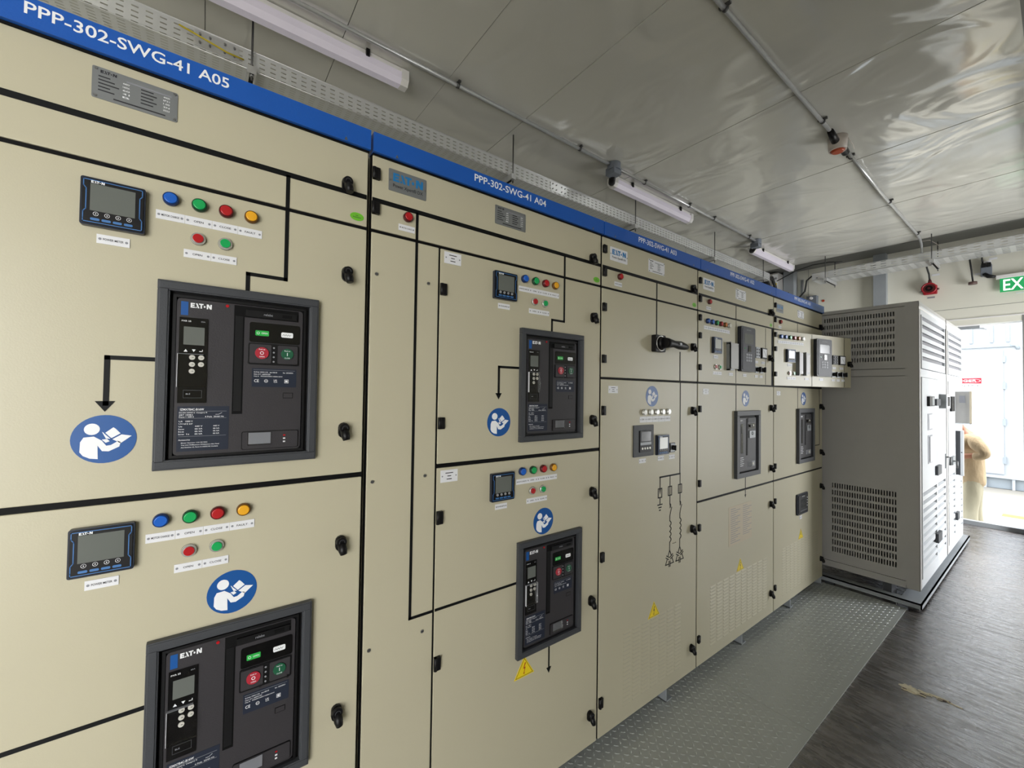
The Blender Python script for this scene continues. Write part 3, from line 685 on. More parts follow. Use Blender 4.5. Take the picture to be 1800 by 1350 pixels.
feeder_controls(d, 0, -.7145); latch(d, .314, 1.118); latch(d, .313, .660); latch(d, .313, .22)
breaker(d, -.084, .567); manual_sign(d, .069, 1.053)
part('mimic_line', MB().line([(-.615, .8465), (-.084, .8465)], .009, 0, .0012, 'tape'), d)

# ---- A04
t, top = cabinet('A04', .378, 1.374, (.718, 1.039), 'second beige switchgear cabinet, headed A04, with two circuit breakers and a narrow cable bay', brandy=(.429, .550, 2.138, 2.204), plate=(.813, .951, 2.137, 2.204))
lampfit(top, .490, 2.070, 'r'); tag(top, .462, .514, 2.026, 2.045, 'MOTOR CHARGE')
part('mimic_line', MB().line([(.5215, 2.09), (.5215, ZR1 + .002)], .0085, 0, .0012, 'tape'), top)
part('mimic_line', MB().line([(1.155, 2.09), (1.155, ZR1 + .002)], .0085, 0, .0012, 'tape'), top)
green_dot(top, 1.344, 2.029)
d = doorpanel(t, .382, .5975, Z0, ZR0, name='bay_panel')
for z in (1.88, 1.276, .795, .3): screw(d, .399, z); screw(d, .563, z)
part('mimic_line', MB().line([(.5215, ZR0 - .004), (.5215, .8465), (.594, .8465)], .0085, 0, .0012, 'tape'), d)
d = doorpanel(t, .6045, 1.3705, 1.308, ZR0)
feeder_controls(d, 1.0145, 0); latch(d, 1.322, 1.862); latch(d, 1.322, 1.428)
for z in (1.850, 1.420): hinge(d, .604, z, z + .037)
tag(d, .617, .679, 1.957, 1.995, None, lines=3, name='warning_label')
breaker(d, .929, 1.358); manual_sign(d, .843, 1.434)
part('mimic_line', MB().line([(1.155, ZR0 - .004), (1.155, 1.8265), (1.0895, 1.8265), (1.0895, 1.776)], .0085, 0, .0012, 'tape'), d)
mb = MB().line([(.929, 1.630), (.8395, 1.630), (.8395, 1.535)], .0085, 0, .0012, 'tape'); arrow(mb, .8395, 1.537, .027); part('mimic_line', mb, d)
d = doorpanel(t, .6045, 1.3705, Z0, 1.2945)
feeder_controls(d, 1.0145, -.7115); latch(d, 1.325, 1.125); latch(d, 1.325, .670); latch(d, 1.325, .195)
for z in (1.118, .660, .2): hinge(d, .604, z, z + .04)
tag(d, .617, .679, 1.247, 1.286, None, lines=3, name='warning_label')
breaker(d, .929, .573); manual_sign(d, 1.058, 1.049); warning(d, .973, .495)
part('mimic_line', MB().line([(.609, .8465), (.929, .8465)], .0085, 0, .0012, 'tape'), d)
mb = MB().line([(1.0945, .573), (1.0945, .48)], .0065, 0, .0012, 'tape'); arrow(mb, 1.0945, .483, .024); part('mimic_line', mb, d)

# ---- A03
t, top = cabinet('A03', 1.378, 2.165, (1.616, 1.931), 'third beige switchgear cabinet, headed A03, with a black rotary switch handle', brandy=(1.431, 1.551, 2.134, 2.194), plate=(1.713, 1.846, 2.135, 2.198), pm='label_white', bm_='label_white')
lampfit(top, 1.497, 2.069, 'r'); tag(top, 1.462, 1.513, 2.024, 2.043, 'MOTOR CHARGE')
part('mimic_line', MB().line([(1.783, 2.09), (1.783, ZR1 + .002)], .008, 0, .0012, 'tape'), top); green_dot(top, 2.128, 2.029)
d = doorpanel(t, 1.3815, 2.1615, 1.613, ZR0)
hinge(d, 1.382, 1.900, 1.935); hinge(d, 1.382, 1.674, 1.709); latch(d, 2.106, 1.797)
for q in ([(1.783, ZR0 - .004), (1.783, 1.83)], [(1.992, 1.76), (1.992, 1.616)]): part('mimic_line', MB().line(q, .008, 0, .0012, 'tape'), d)
mb = MB(); mb.rbox(1.741, 1.823, 1.748, 1.830, .006, 0, .026, 'black_plastic')
sw = part('rotary_switch', mb, d, bev=.002)
part('ring', MB().ring(1.782, 1.789, .033, .038, .026, .029, 'bezel_silver', seg=32), sw)
mb = MB(); mb.disc(1.782, 1.789, .032, .026, .046, 'black_plastic', r1=.028, seg=28)
mb.tube([(.050, 1.772, 1.789), (.052, 1.80, 1.790), (.054, 1.85, 1.789), (.055, 1.90, 1.786), (.055, 1.94, 1.783), (.054, 1.965, 1.781)], [.026, .024, .0165, .021, .017, .012], 'black_plastic', 14)
mb.plate(1.868, 1.884, 1.783, 1.795, .069, .0765, 'plate_metal')
part('handle', mb, sw)
d = doorpanel(t, 1.3815, 2.1615, Z0, 1.603)
for z in (1.447, .817, .2): hinge(d, 1.382, z, z + .04)
latch(d, 2.110, 1.455); latch(d, 2.110, .825); latch(d, 2.110, .195)
tag(d, 1.428, 1.491, 1.543, 1.575, None, lines=3, name='warning_label'); manual_sign(d, 1.750, 1.531)
for k in range(5): lampfit(d, 1.682 + .0495 * k, 1.4545, 'w')
strip(d, 1.653, 1.905, 1.4055, 1.434, 5, ['STEP 1', 'STEP 2', 'STEP 3', 'STEP 4', 'STEP 5'])
mb = MB(); mb.rbox(1.603, 1.757, 1.246, 1.394, .003, 0, .006, 'breaker_frame'); mb.rbox(1.645, 1.735, 1.266, 1.368, .003, .006, .010, 'black_plastic')
mb.plate(1.648, 1.732, 1.300, 1.313, .010, .0106, 'plate_metal')
c = part('power_factor_controller', mb, d); part('screen', MB().plate(1.652, 1.728, 1.318, 1.362, .010, .011, 'lcd_dark'), c)
mb = MB()
for k in range(4): mb.disc(1.662 + .0195 * k, 1.284, .0055, .010, .0125, 'lamp_white', seg=12)
part('keys', mb, c)
tag(d, 1.650, 1.702, 1.214, 1.235, 'PFC')
meter(d, 1.779, 1.243, screen='lcd_light'); tag(d, 1.800, 1.850, 1.214, 1.236, 'METER')
mb = MB(); mb.rbox(1.901, 1.946, 1.247, 1.295, .002, 0, .004, 'black_plastic'); mb.rbox(1.904, 1.943, 1.250, 1.292, .002, .004, .005, 'plate_metal'); mb.disc(1.9235, 1.271, .012, .005, .018, 'black_plastic', seg=16); mb.plate(1.921, 1.926, 1.258, 1.284, .018, .024, 'black_plastic')
part('selector_switch', mb, d); tag(d, 1.896, 1.946, 1.213, 1.235, 'AUTO')
mb = MB(); L = lambda pts, t_=.0055: mb.line(pts, t_, 0, .0012, 'tape')
L([(1.820, 1.1305), (1.998, 1.1305)], .008); L([(1.996, 1.600), (1.996, 1.1305)], .0065)
L([(1.8215, 1.1305), (1.8215, 1.077)])
for y in (1.8215, 1.9075, 1.9985): mb.frame(y - .0175, y + .0175, 1.0285, 1.0775, .005, 0, .0012, 'tape')
mb.poly([(1.815, 1.074), (1.828, 1.074), (1.8215, 1.047)], 0, .0012, 'tape'); L([(1.8215, 1.0285), (1.8215, .998)])
for k, w_ in enumerate((.018, .010, .004)): L([(1.8215 - w_, .996 - .0135 * k), (1.8215 + w_, .996 - .0135 * k)])
for y in (1.9075, 1.9985):
    L([(y, 1.1305), (y, .985)], .005); mb.poly([(y, .992), (y + .009, .985), (y + .010, .976), (y + .006, .968), (y, .965)], 0, .0012, 'tape')
    L([(y + .016, .968), (y + .006, .945), (y, .925), (y, .902)], .0045)
    pts = [(y, .902)]
    for k in range(4): pts += [(y + .012 * math.sin(PI * q / 5) , .902 - .027 * (k + q / 5)) for q in range(1, 6)]
    L(pts, .0045); L([(y, .794), (y, .754)], .0045)
    for a in range(3):      # delta of capacitors
        q0 = math.radians(90 + 120 * a); q1 = math.radians(210 + 120 * a); R_ = .045; cz = .709
        p0 = (y + R_ * math.cos(q0) * .9, cz + R_ * math.sin(q0)); p1 = (y + R_ * math.cos(q1) * .9, cz + R_ * math.sin(q1))
        I = lambda f: (p0[0] + (p1[0] - p0[0]) * f, p0[1] + (p1[1] - p0[1]) * f)
        dx, dz = p1[0] - p0[0], p1[1] - p0[1]; LL = math.hypot(dx, dz); nx, nz_ = -dz / LL * .013, dx / LL * .013
        L([p0, I(.42)], .0045); L([I(.58), p1], .0045)
        for f in (.43, .57): L([(I(f)[0] - nx, I(f)[1] - nz_), (I(f)[0] + nx, I(f)[1] + nz_)], .0045)
for k in range(3): mb.disc(1.937 + .012 * k, .783, .0025, 0, .0012, 'tape', seg=8)
part('mimic_diagram', mb, d)
warning(d, 1.777, .463, ink='ink')
def louvres(par, y0, cols, pitch, w, z0, rows, T=None):
    mb = MB(T)
    for i in range(cols):
        for j in range(rows):
            y = y0 + pitch * i; z = z0 + .0187 * j
            P = [(0, y, z + .002), (0, y + w, z + .002), (0, y + w, z + .013), (0, y, z + .013), (.0016, y + .004, z + .003), (.0016, y + w - .004, z + .003)]
            mb.add(P, [(0, 1, 5, 4), (4, 5, 2, 3), (0, 4, 3), (1, 2, 5)], 'beige')
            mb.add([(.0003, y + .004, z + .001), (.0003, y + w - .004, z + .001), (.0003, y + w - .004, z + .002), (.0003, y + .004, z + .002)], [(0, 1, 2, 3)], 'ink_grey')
    part('vent_louvres', mb, par)
louvres(d, 1.545, 7, .0687, .055, .132, 18)

# ---- A02 and A01 share the instrument door
def instrument_door(par, D, T, twin, yo):
    """D = y of the door's hinge edge (closed position)"""
    d = part('instrument_door', MB(T).plate(D + .005, D + .948, 1.613, ZR0, -.020, 0, 'beige'), par, bev=.0018)
    for z in (1.951, 1.852, 1.677): hinge(d, D + .002, z, z + .032, T)
    for k, c in enumerate('bbgrow'): lampfit(d, D + .094 + .0495 * k - (.022 if twin else 0), 1.957, c, T)
    strip(d, D + (.042 if twin else .058), D + (.334 if twin else .354), 1.909, 1.929, 6, ['HEAT', 'MOTOR', 'OPEN', 'CLOSE', 'TRIP', 'TCS'], T)
    e = -.016 if twin else 0
    meter(d, D + .145 + e, 1.780, T, s=.094, screen='lcd_dark' if twin else 'lcd_light')
    tag(d, D + .167 + e, D + .217 + e, 1.752, 1.771, 'METER', T)
    button(d, D + .187 + e, 1.7035, 'r', T); button(d, D + .236 + e, 1.7035, 'g', T)
    strip(d, D + .160 + e, D + .258 + e, 1.659, 1.677, 2, ['OPEN', 'CLOSE'], T)
    for a, b_ in (((.245, .288), (.325, .368)) if twin else ((.317, .415),)):
        mb = MB(T); mb.plate(D + a, D + b_, 1.700, 1.852, .020, .026, 'grey_cab'); mb.plate(D + a, D + a + .004, 1.69, 1.858, 0, .026, 'plate_metal')
        for z in (1.69, 1.845): mb.plate(D + a, D + (a + b_) / 2, z, z + .008, 0, .020, 'plate_metal')
        for z in (1.71, 1.84): mb.disc(D + b_ - .01, z, .003, .026, .028, 'steel', (lambda u, v, w: (w, u, v)), 8)
        part('terminal_cover', mb, d)
    tag(d, D + .348, D + .396, 1.659, 1.676, 'TTB', T, m='label_white')
    mb = MB(T); mb.rbox(D + .455, D + .645, 1.690, 1.968, .012, 0, .024, 'relay_face')
    r = part('protection_relay', mb, d)
    mb = MB(T); mb.rbox(D + .468, D + .632, 1.702, 1.957, .008, .024, .026, 'relay_face'); mb.text('EATON', D + .52, D + .58, 1.945, 1.951, .0264, 'ink_grey'); part('faceplate', mb, r)
    part('screen', MB(T).plate(D + .49, D + .61, 1.862, 1.925, .0258, .0268, 'lcd_dark' if twin else 'lcd'), r)
    mb = MB(T)
    for i in range(3):
        for j in range(3): mb.rbox(D + .512 + .028 * i, D + .534 + .028 * i, 1.752 + .018 * j, 1.765 + .018 * j, .002, .0258, .0275, 'ink_grey')
    mb.rbox(D + .54, D + .575, 1.812, 1.852, .003, .0258, .029, 'black_gloss'); mb.disc(D + .50, 1.832, .004, .0258, .0275, 'lamp_green', seg=8)
    part('keys', mb, r)
    tag(d, D + .528, D + .575, 1.659, 1.676, 'RELAY', T)
    mb = MB(T); mb.rbox(D + .690, D + .752, 1.787, 1.857, .003, 0, .010, 'plate_metal' if not twin else 'dark_grey')
    for u in (.706, .736):
        for v in (1.802, 1.822, 1.842): mb.disc(D + u, v, .006, .010, .014, 'ink_grey', seg=10)
    part('test_block', mb, d)
    mb = MB(T); mb.rbox(D + .776, D + .852, 1.787, 1.858, .002, 0, .012, 'black_plastic'); mb.plate(D + .784, D + .844, 1.795, 1.850, .012, .0128, 'label_white'); mb.line([(D + .836, 1.80), (D + .80, 1.838)], .0014, .0128, .0134, 'ink')
    part('ammeter', mb, d)
    tag(d, D + .695, D + .740, 1.752, 1.768, 'TEST', T); tag(d, D + .790, D + .840, 1.752, 1.768, 'AMMETER', T)
    ks = (.705, .770, .835) if twin else (.715, .785)
    for k in ks:
        mb = MB(T); mb.rbox(D + k - .021, D + k + .021, 1.689, 1.731, .002, 0, .004, 'plate_metal'); mb.disc(D + k, 1.711, .014, .004, .020, 'black_plastic', seg=16); mb.rbox(D + k - .004, D + k + .004, 1.694, 1.728, .003, .020, .032, 'black_plastic')
        part('selector_switch', mb, d); tag(d, D + k - .022, D + k + .022, 1.659, 1.675, 'AUTO', T)
    latch(d, D + .91, 1.797, T)
    for u in (.435, .853): part('seam_line', MB(T).plate(D + u, D + u + .003, 1.616, ZR0 - .004, 0, .0012, 'tape'), d)
    return d
t, top = cabinet('A02', 2.169, 3.153, (2.503, 2.819), 'fourth beige switchgear cabinet, headed A02, with paper chart on its lower door', brandy=(2.220, 2.341, 2.132, 2.196), plate=(2.599, 2.734, 2.133, 2.197), pm='label_white', bm_='label_white')
lampfit(top, 2.282, 2.068, 'r'); tag(top, 2.253, 2.304, 2.022, 2.040, 'MOTOR CHARGE'); part('mimic_line', MB().line([(2.6055, 2.09), (2.6055, ZR1 + .002)], .006, 0, .0012, 'tape'), top)
green_dot(top, 3.11, 2.026)
instrument_door(t, 2.170, None, False, 0)
d = doorpanel(t, 2.1725, 3.1495, .962, 1.603)
for z in (1.446, 1.04): hinge(d, 2.172, z, z + .036); latch(d, 3.10, z + .012)
tag(d, 2.222, 2.282, 1.545, 1.576, None, lines=3, name='warning_label'); manual_sign(d, 2.736, 1.523); breaker_small(d, 2.585, 1.036)
for q in ([(2.6085, 1.60), (2.6085, 1.447)], [(2.735, 1.036), (2.735, .965)]): part('mimic_line', MB().line(q, .006, 0, .0012, 'tape'), d)
d = doorpanel(t, 2.1725, 3.1495, Z0, .950)
for z in (.80, .2): hinge(d, 2.172, z, z + .036); latch(d, 3.10, z + .008)
mb = MB().line([(2.735, .947), (2.735, .92)], .006, 0, .0012, 'tape'); arrow(mb, 2.735, .922, .02, .018); part('mimic_line', mb, d)
mb = MB(); mb.plate(2.521, 2.820, .640, .872, 0, .0012, 'paper')
for cx, n_ in ((2.545, 17), (2.70, 15)):
    for k in range(n_): mb.plate(cx, cx + .06 + .03 * ((k * 5) % 3), .855 - .0125 * k, .858 - .0125 * k, .0011, .0016, 'ink_grey')
part('instruction_chart', mb, d, label='paper chart with two columns of small print')
warning(d, 2.669, .468, ink='ink'); louvres(d, 2.310, 10, .0755, .060, .132, 18)

t, top = cabinet('A01', 3.157, 4.112, (3.482, 3.806), 'farthest beige switchgear cabinet, headed A01, with its instrument door ajar', brandy=(3.198, 3.315, 2.131, 2.191), plate=(3.581, 3.706, 2.136, 2.193), pm='label_white', bm_='plate_metal')
lampfit(top, 3.257, 2.065, 'r'); tag(top, 3.234, 3.281, 2.020, 2.038, 'MOTOR CHARGE'); part('mimic_line', MB().line([(3.581, 2.09), (3.581, ZR1 + .002)], .005, 0, .0012, 'tape'), top)
ang = math.radians(12)
def swing(p, h=(0., 3.160)):
    x, y, z = p; dx, dy = x - h[0], y - h[1]
    return (h[0] + dx * math.cos(ang) + dy * math.sin(ang), h[1] - dx * math.sin(ang) + dy * math.cos(ang), z)
instrument_door(t, 3.158, swing, True, 0)
d = doorpanel(t, 3.1605, 4.108, .962, 1.603)
for z in (1.446, 1.075): latch(d, 4.062, z + .014)
hinge(d, 3.160, 1.446, 1.482); hinge(d, 3.160, 1.04, 1.076)
tag(d, 3.204, 3.263, 1.546, 1.575, None, lines=3, name='warning_label'); manual_sign(d, 3.700, 1.523); breaker_small(d, 3.560, 1.038)
for q in ([(3.584, 1.60), (3.584, 1.448)], [(3.882, 1.149), (4.042, 1.149), (4.042, 1.60)]): part('mimic_line', MB().line(q, .006, 0, .0012, 'tape'), d)
d = doorpanel(t, 3.1605, 4.108, Z0, .950)
for z in (.80, .21): latch(d, 4.062, z + .012); hinge(d, 3.160, z, z + .036)
mb = MB(); mb.rbox(3.551, 3.757, .655, .808, .008, 0, .012, 'navy_bezel'); mb.rbox(3.562, 3.746, .665, .798, .006, .012, .015, 'black_plastic'); mb.text('EATON', 3.63, 3.68, .783, .790, .0155, 'label_white')
c = part('protection_relay', mb, d); part('screen', MB().plate(3.61, 3.69, .71, .765, .015, .0158, 'lcd_dark'), c)
mb = MB()
for k in range(7): mb.disc(3.60 + .02 * k, .682, .004, .015, .017, 'ink_grey', seg=8)
for k in range(4): mb.disc(3.728, .71 + .02 * k, .004, .015, .017, 'label_white', seg=8)
part('keys', mb, c); tag(d, 3.62, 3.665, .615, .640, 'RELAY'); warning(d, 3.645, .468, ink='ink'); louvres(d, 3.30, 10, .072, .058, .132, 18)

# angle feet that bolt the row down
for i, (y, pos) in enumerate(((1.10, 'below the door latch of cabinet A04, nearest the camera'), (1.89, 'under the louvred door of cabinet A03'), (2.70, 'under the louvres of cabinet A02'), (3.45, 'under the left part of cabinet A01'), (4.09, 'at the inner corner by the grey cabinet base frame'))):
    mb = MB(); mb.box(-.068, -.002, y - .003, y + .003, .0045, .066, 'frame_grey'); mb.box(-.068, -.002, y - .003, y + .05, .0045, .009, 'frame_grey')
    part('foot_bracket', mb, label='small grey steel foot bracket ' + pos, cat='bracket', group='foot brackets under the switchgear row')

# ------------------------------------------------------------------ louvred grey cabinets
def slotted(mb, u0, u1, v0, v1, us, uw, vs, vh, w0, w1, m, fr):
    """panel u0..u1 x v0..v1 with real slots at columns us (width uw) and rows vs (height vh)"""
    v = v0
    for r in vs:
        mb.plate(u0, u1, v, r, w0, w1, m, fr); u = u0
        for c in us: mb.plate(u, c, r, r + vh, w0, w1, m, fr); u = c + uw
        mb.plate(u, u1, r, r + vh, w0, w1, m, fr); v = r + vh
    mb.plate(u0, u1, v, v1, w0, w1, m, fr)
GY, GX = 4.23, .56
def grey_cabinet(y0, y1, side, label, seam):
    t = thing('ventilated_cabinet', label, 'cabinet', (GX - .5, (y0 + y1) / 2, .06), 'louvred grey cabinets on the base frame')
    mb = MB()
    mb.box(GX - 1.1, GX, y0, y1, 2.235, 2.262, 'grey_cab'); mb.box(GX - 1.1, GX - .03, y0, y1, .125, .15, 'grey_cab')
    mb.box(GX - 1.1, GX - 1.08, y0, y1, .15, 2.235, 'grey_cab'); mb.box(GX - 1.08, GX - .08, y1 - .02, y1, .15, 2.235, 'grey_cab')
    mb.box(GX - .075, GX, y0, y0 + .07, .125, 2.235, 'grey_cab')
    mb.box(GX - .03, GX, y0 + .07, y1, .125, .19, 'grey_cab_lit'); mb.box(GX - .03, GX, y0 + .07, y1, 1.70, 1.76, 'grey_cab_lit'); mb.box(GX - .03, GX, y0 + .07, y1, 2.17, 2.235, 'grey_cab_lit')
    mb.box(GX - .03, GX, y1 - .05, y1, .19, 1.70, 'grey_cab_lit'); mb.box(GX - .002, GX + .0015, y0 + .002, y1, 2.205, 2.222, 'housing_white')
    part('enclosure', mb, t)
    mb = MB()
    for k in range(5): mb.box(GX - .9 + .16 * k, GX - .82 + .16 * k, y0 + .3, y0 + .6, .25, 1.6, 'dark_grey')
    mb.box(GX - .95, GX - .2, y0 + .25, y1 - .2, 1.15, 1.65, 'dark_grey'); part('internal_equipment', mb, t)
    if side:
        fr = FY(GY); mb = MB()
        us = [-.019 + .0168 * k for k in range(27)]
        slotted(mb, -.5, .485, 1.765, 2.231, us, .0088, [1.822 + .0575 * k for k in range(7)], .033, -.015, 0, 'grey_cab', fr)
        us2 = [.033 + .0163 * k for k in range(25)]
        slotted(mb, -.5, .485, .178, 1.704, us2, .0088, [.257 + .0586 * k for k in range(10)], .040, -.015, 0, 'grey_cab', fr)
        mb.plate(-.5, .485, 1.708, 1.760, -.02, -.0005, 'grey_cab', fr); mb.plate(-.5, .485, .128, .174, -.02, -.0005, 'grey_cab', fr)
        mb.plate(-.5, .4855, 2.235, 2.262, -.02, .001, 'grey_cab', fr)
        part('slotted_side_panel', mb, t)
        part('corner_post', MB().plate(.489, .536, .126, 2.262, -.02, .0005, 'grey_cab', fr).plate(.5385, GX, .126, 2.262, -.02, .0005, 'grey_cab', fr), t)
    def leaf(a, b_, za, zb, n_, zl, pitch, name, gap):
        mb = MB(); w0, w1 = -.02, .004; fr = FX(GX)
        mb.plate(a, a + .02, za, zb, w0, w1, 'grey_cab_lit', fr); mb.plate(b_ - .02, b_, za, zb, w0, w1, 'grey_cab_lit', fr)
        mb.plate(a + .02, b_ - .02, za, zl - .004, w0, w1, 'grey_cab_lit', fr); top_ = zl + pitch * n_
        mb.plate(a + .02, b_ - .02, top_ - .004, zb, w0, w1, 'grey_cab_lit', fr)
        for k in range(n_):
            z = zl + pitch * k
            mb.poly([(.004, z - .004), (.004, z + pitch - gap), (-.012, z + pitch - gap + .006), (-.012, z + .002)], a + .02, b_ - .02, 'grey_cab_lit', lambda u, v, w: (GX + u, w, v))
        mb.plate(a + .02, b_ - .02, zl, top_, -.016, -.012, 'louvre_shade', fr)  # grey sheet behind the slats, the shade between them put in as colour
        return part(name, mb, t)
    return t, leaf
t, leaf = grey_cabinet(GY, 5.395, True, 'tall grey cabinet with slotted side panel standing next to the beige row', 4.92)
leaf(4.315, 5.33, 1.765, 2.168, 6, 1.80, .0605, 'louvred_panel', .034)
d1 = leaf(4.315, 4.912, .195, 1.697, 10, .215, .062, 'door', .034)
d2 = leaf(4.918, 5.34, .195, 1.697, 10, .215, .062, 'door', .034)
fr = FX(GX)
mb = MB(); mb.rbox(4.50, 4.70, 1.478, 1.555, .004, .004, .02, 'black_plastic', fr); mb.plate(4.60, 4.69, 1.485, 1.548, .02, .021, 'plate_metal', fr); part('control_unit', mb, d1)
mb = MB(); mb.plate(4.52, 4.70, 1.29, 1.42, .004, .006, 'ink_grey', fr); mb.plate(4.56, 4.69, 1.3, 1.41, .006, .008, 'label_white', fr); part('nameplate', mb, d1)
mb = MB(); mb.plate(4.52, 4.70, 1.03, 1.25, .004, .006, 'ink_grey', fr); mb.plate(4.57, 4.70, 1.04, 1.24, .006, .012, 'label_white', fr); part('nameplate', mb, d1)
mb = MB(); mb.plate(4.81, 4.99, 1.48, 1.535, .004, .018, 'dark_grey', fr); part('door_latch', mb, d1)
for z in (.91, .36): part('door_latch', MB().rbox(4.82, 4.99, z, z + .075, .004, .004, .022, 'dark_grey', fr), d1)
mb = MB(); mb.rbox(5.02, 5.20, 1.455, 1.575, .004, .004, .045, 'plate_metal', fr); mb.frame(5.02, 5.20, 1.455, 1.575, .02, .045, .05, 'label_white', fr); mb.plate(5.12, 5.18, 1.475, 1.555, .045, .047, 'black_plastic', fr)
part('meter_housing', mb, d2)
mb = MB(); mb.tube([(GX + .004, 5.31, 1.02), (GX + .035, 5.31, 1.02), (GX + .035, 5.30, .95)], .008, 'rod', 8); mb.plate(5.28, 5.33, .92, 1.05, .004, .01, 'plate_metal', fr); part('door_handle', mb, d2)

t, leaf = grey_cabinet(5.43, 6.38, False, 'second grey cabinet nearer the end doorway, with small flap doors standing open', 5.9)
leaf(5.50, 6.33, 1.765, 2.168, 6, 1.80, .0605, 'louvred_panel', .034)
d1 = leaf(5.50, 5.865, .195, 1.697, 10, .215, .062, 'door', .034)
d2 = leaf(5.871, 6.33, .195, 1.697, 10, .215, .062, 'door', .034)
mb = MB(); mb.rbox(5.56, 5.74, 1.42, 1.56, .004, .004, .018, 'black_plastic', fr); part('control_unit', mb, d1)
mb = MB(); mb.box(GX + .004, GX + .098, 5.895, 5.902, 1.305, 1.61, 'grey_cab'); mb.box(GX + .098, GX + .112, 5.888, 5.925, 1.30, 1.612, 'paper'); mb.box(GX + .03, GX + .07, 5.892, 5.896, 1.5, 1.57, 'ink_grey'); mb.box(GX + .004, GX + .11, 5.888, 5.925, 1.296, 1.305, 'grey_cab_lit')
part('flap_door', mb, d2, label='small grey flap door standing open')
mb = MB(); mb.box(GX + .004, GX + .036, 5.895, 5.902, .80, 1.228, 'dark_grey'); mb.box(GX + .036, GX + .056, 5.888, 5.93, .795, 1.232, 'grey_cab_lit'); mb.disc(GX + .044, 1.02, .005, 0, .003, 'ink', FY(5.888), 8)
part('flap_door', mb, d2, label='narrow lower flap door standing open')
mb = MB(); mb.plate(5.60, 5.74, .92, 1.0, .004, .02, 'plate_metal', fr); mb.tube([(GX + .02, 5.60, .96), (GX + .045, 5.6, .96), (GX + .045, 5.59, .9)], .008, 'rod', 8); part('door_handle', mb, d1)
part('door_latch', MB().rbox(5.84, 5.96, .37, .44, .004, .004, .022, 'dark_grey', fr), d1)

# base frame under them
mb = MB(); mb.box(-.6, .46, 4.16, 4.225, .05, .06, 'frame_grey'); mb.box(.46, .58, 4.16, 6.68, .05, .06, 'frame_grey'); mb.box(-.6, .46, 6.60, 6.68, .05, .06, 'frame_grey')
mb.box(-.6, .58, 4.16, 4.168, .022, .06, 'frame_grey'); mb.box(.572, .58, 4.16, 6.68, .022, .06, 'frame_grey'); mb.box(-.6, .46, 4.225, 4.26, .045, .052, 'frame_grey')
t = part('base_frame', mb, label='grey steel base frame raised off the floor under the louvred grey cabinets', cat='base frame')
for y in (4.2, 4.62, 5.05, 5.5, 5.95, 6.45): part('support_block', MB().box(.50, .56, y, y + .07, 0, .05, 'dark_grey'), t)
for x in (-.4, .0): part('support_block', MB().box(x, x + .06, 4.17, 4.24, 0, .05, 'dark_grey'), t)
mb = MB(); mb.box(.44, .444, 4.162, 4.2, .0045, .05, 'frame_grey'); part('bracket', mb, t)
for y in (4.5, 4.74, 5.33, 5.5, 6.2): part('cabinet_foot', MB().box(.46, .53, y, y + .05, .06, .125, 'dark_grey'), t)
for x in (-.4, .35): part('cabinet_foot', MB().box(x, x + .05, 4.25, 4.4, .0, .125, 'dark_grey'), t)

# ------------------------------------------------------------------ lighting fixtures, conduits, trays
def fixture(y0, y1, label):
    cx = -1.225; t = thing('batten_light', label, 'light', (cx, (y0 + y1) / 2, 3.40), 'batten lights in a line on the ceiling')
    def prof(w, z0, z1, c): return [(cx - w, z1), (cx - w, z0 + c), (cx - w + c, z0), (cx + w - c, z0), (cx + w, z0 + c), (cx + w, z1)]
    fr = lambda u, v, w: (u, w, v)
    part('housing', MB().poly(prof(.034, 3.465, 3.497, .008), y0 + .04, y1 - .04, 'housing_white', fr), t)
    part('diffuser', MB().poly([(cx - .042, 3.468), (cx - .042, 3.43), (cx - .022, 3.402), (cx + .022, 3.402), (cx + .042, 3.43), (cx + .042, 3.468)], y0 + .045, y1 - .045, 'diffuser', fr), t)
    for a, b_ in ((y0, y0 + .045), (y1 - .045, y1)):
        part('end_cap', MB().poly([(cx - .045, 3.49), (cx - .045, 3.43), (cx - .024, 3.40), (cx + .024, 3.40), (cx + .045, 3.43), (cx + .045, 3.49)], a, b_, 'housing_white', fr), t)
    for y in (y0 + .25, y1 - .25):
        mb = MB(); mb.box(cx + .036, cx + .052, y - .01, y + .01, 3.46, 3.5, 'black_plastic'); part('clip', mb, t)
fixture(-.33, .965, 'nearest long white batten light on the ceiling above the blue header')
fixture(2.90, 4.20, 'middle white batten light on the ceiling, plugged into a grey socket')
fixture(5.68, 7.0, 'farthest white batten light, by the end wall corner')
def junction(x, y, label):
    t = thing('socket_box', label, 'socket', (x, y, 3.40), 'grey socket boxes on the conduit')
    part('box_body', MB().disc(x, y, .055, .0, .06, 'jb_grey', FD(3.5), 20).box(x - .055, x + .04, y - .045, y + .05, 3.40, 3.46, 'jb_grey'), t, bev=.003)
    mb = MB(); mb.tube([(x - .03, y + .02, 3.42), (x - .09, y + .08, 3.40), (x - .12, y + .13, 3.435)], [.028, .030, .022], 'black_plastic', 14); part('plug', mb, t)
junction(-1.08, 2.76, 'grey socket box with black plug between the first and middle batten lights')
junction(-1.10, 5.53, 'grey socket box with black plug between the middle and farthest batten lights')
def conduit(pts, label, clips, x):
    t = part('conduit', MB().tube(pts, .0125, 'galv', 12), label=label, cat='conduit', group='galvanised conduits on the ceiling')
    for y in clips:
        mb = MB(); mb.box(x - .028, x + .028, y - .008, y + .008, 3.486, 3.499, 'rod'); mb.tube([(x, y - .008, 3.478), (x, y + .008, 3.478)], .0165, 'rod', 12); part('clip', mb, t)
        
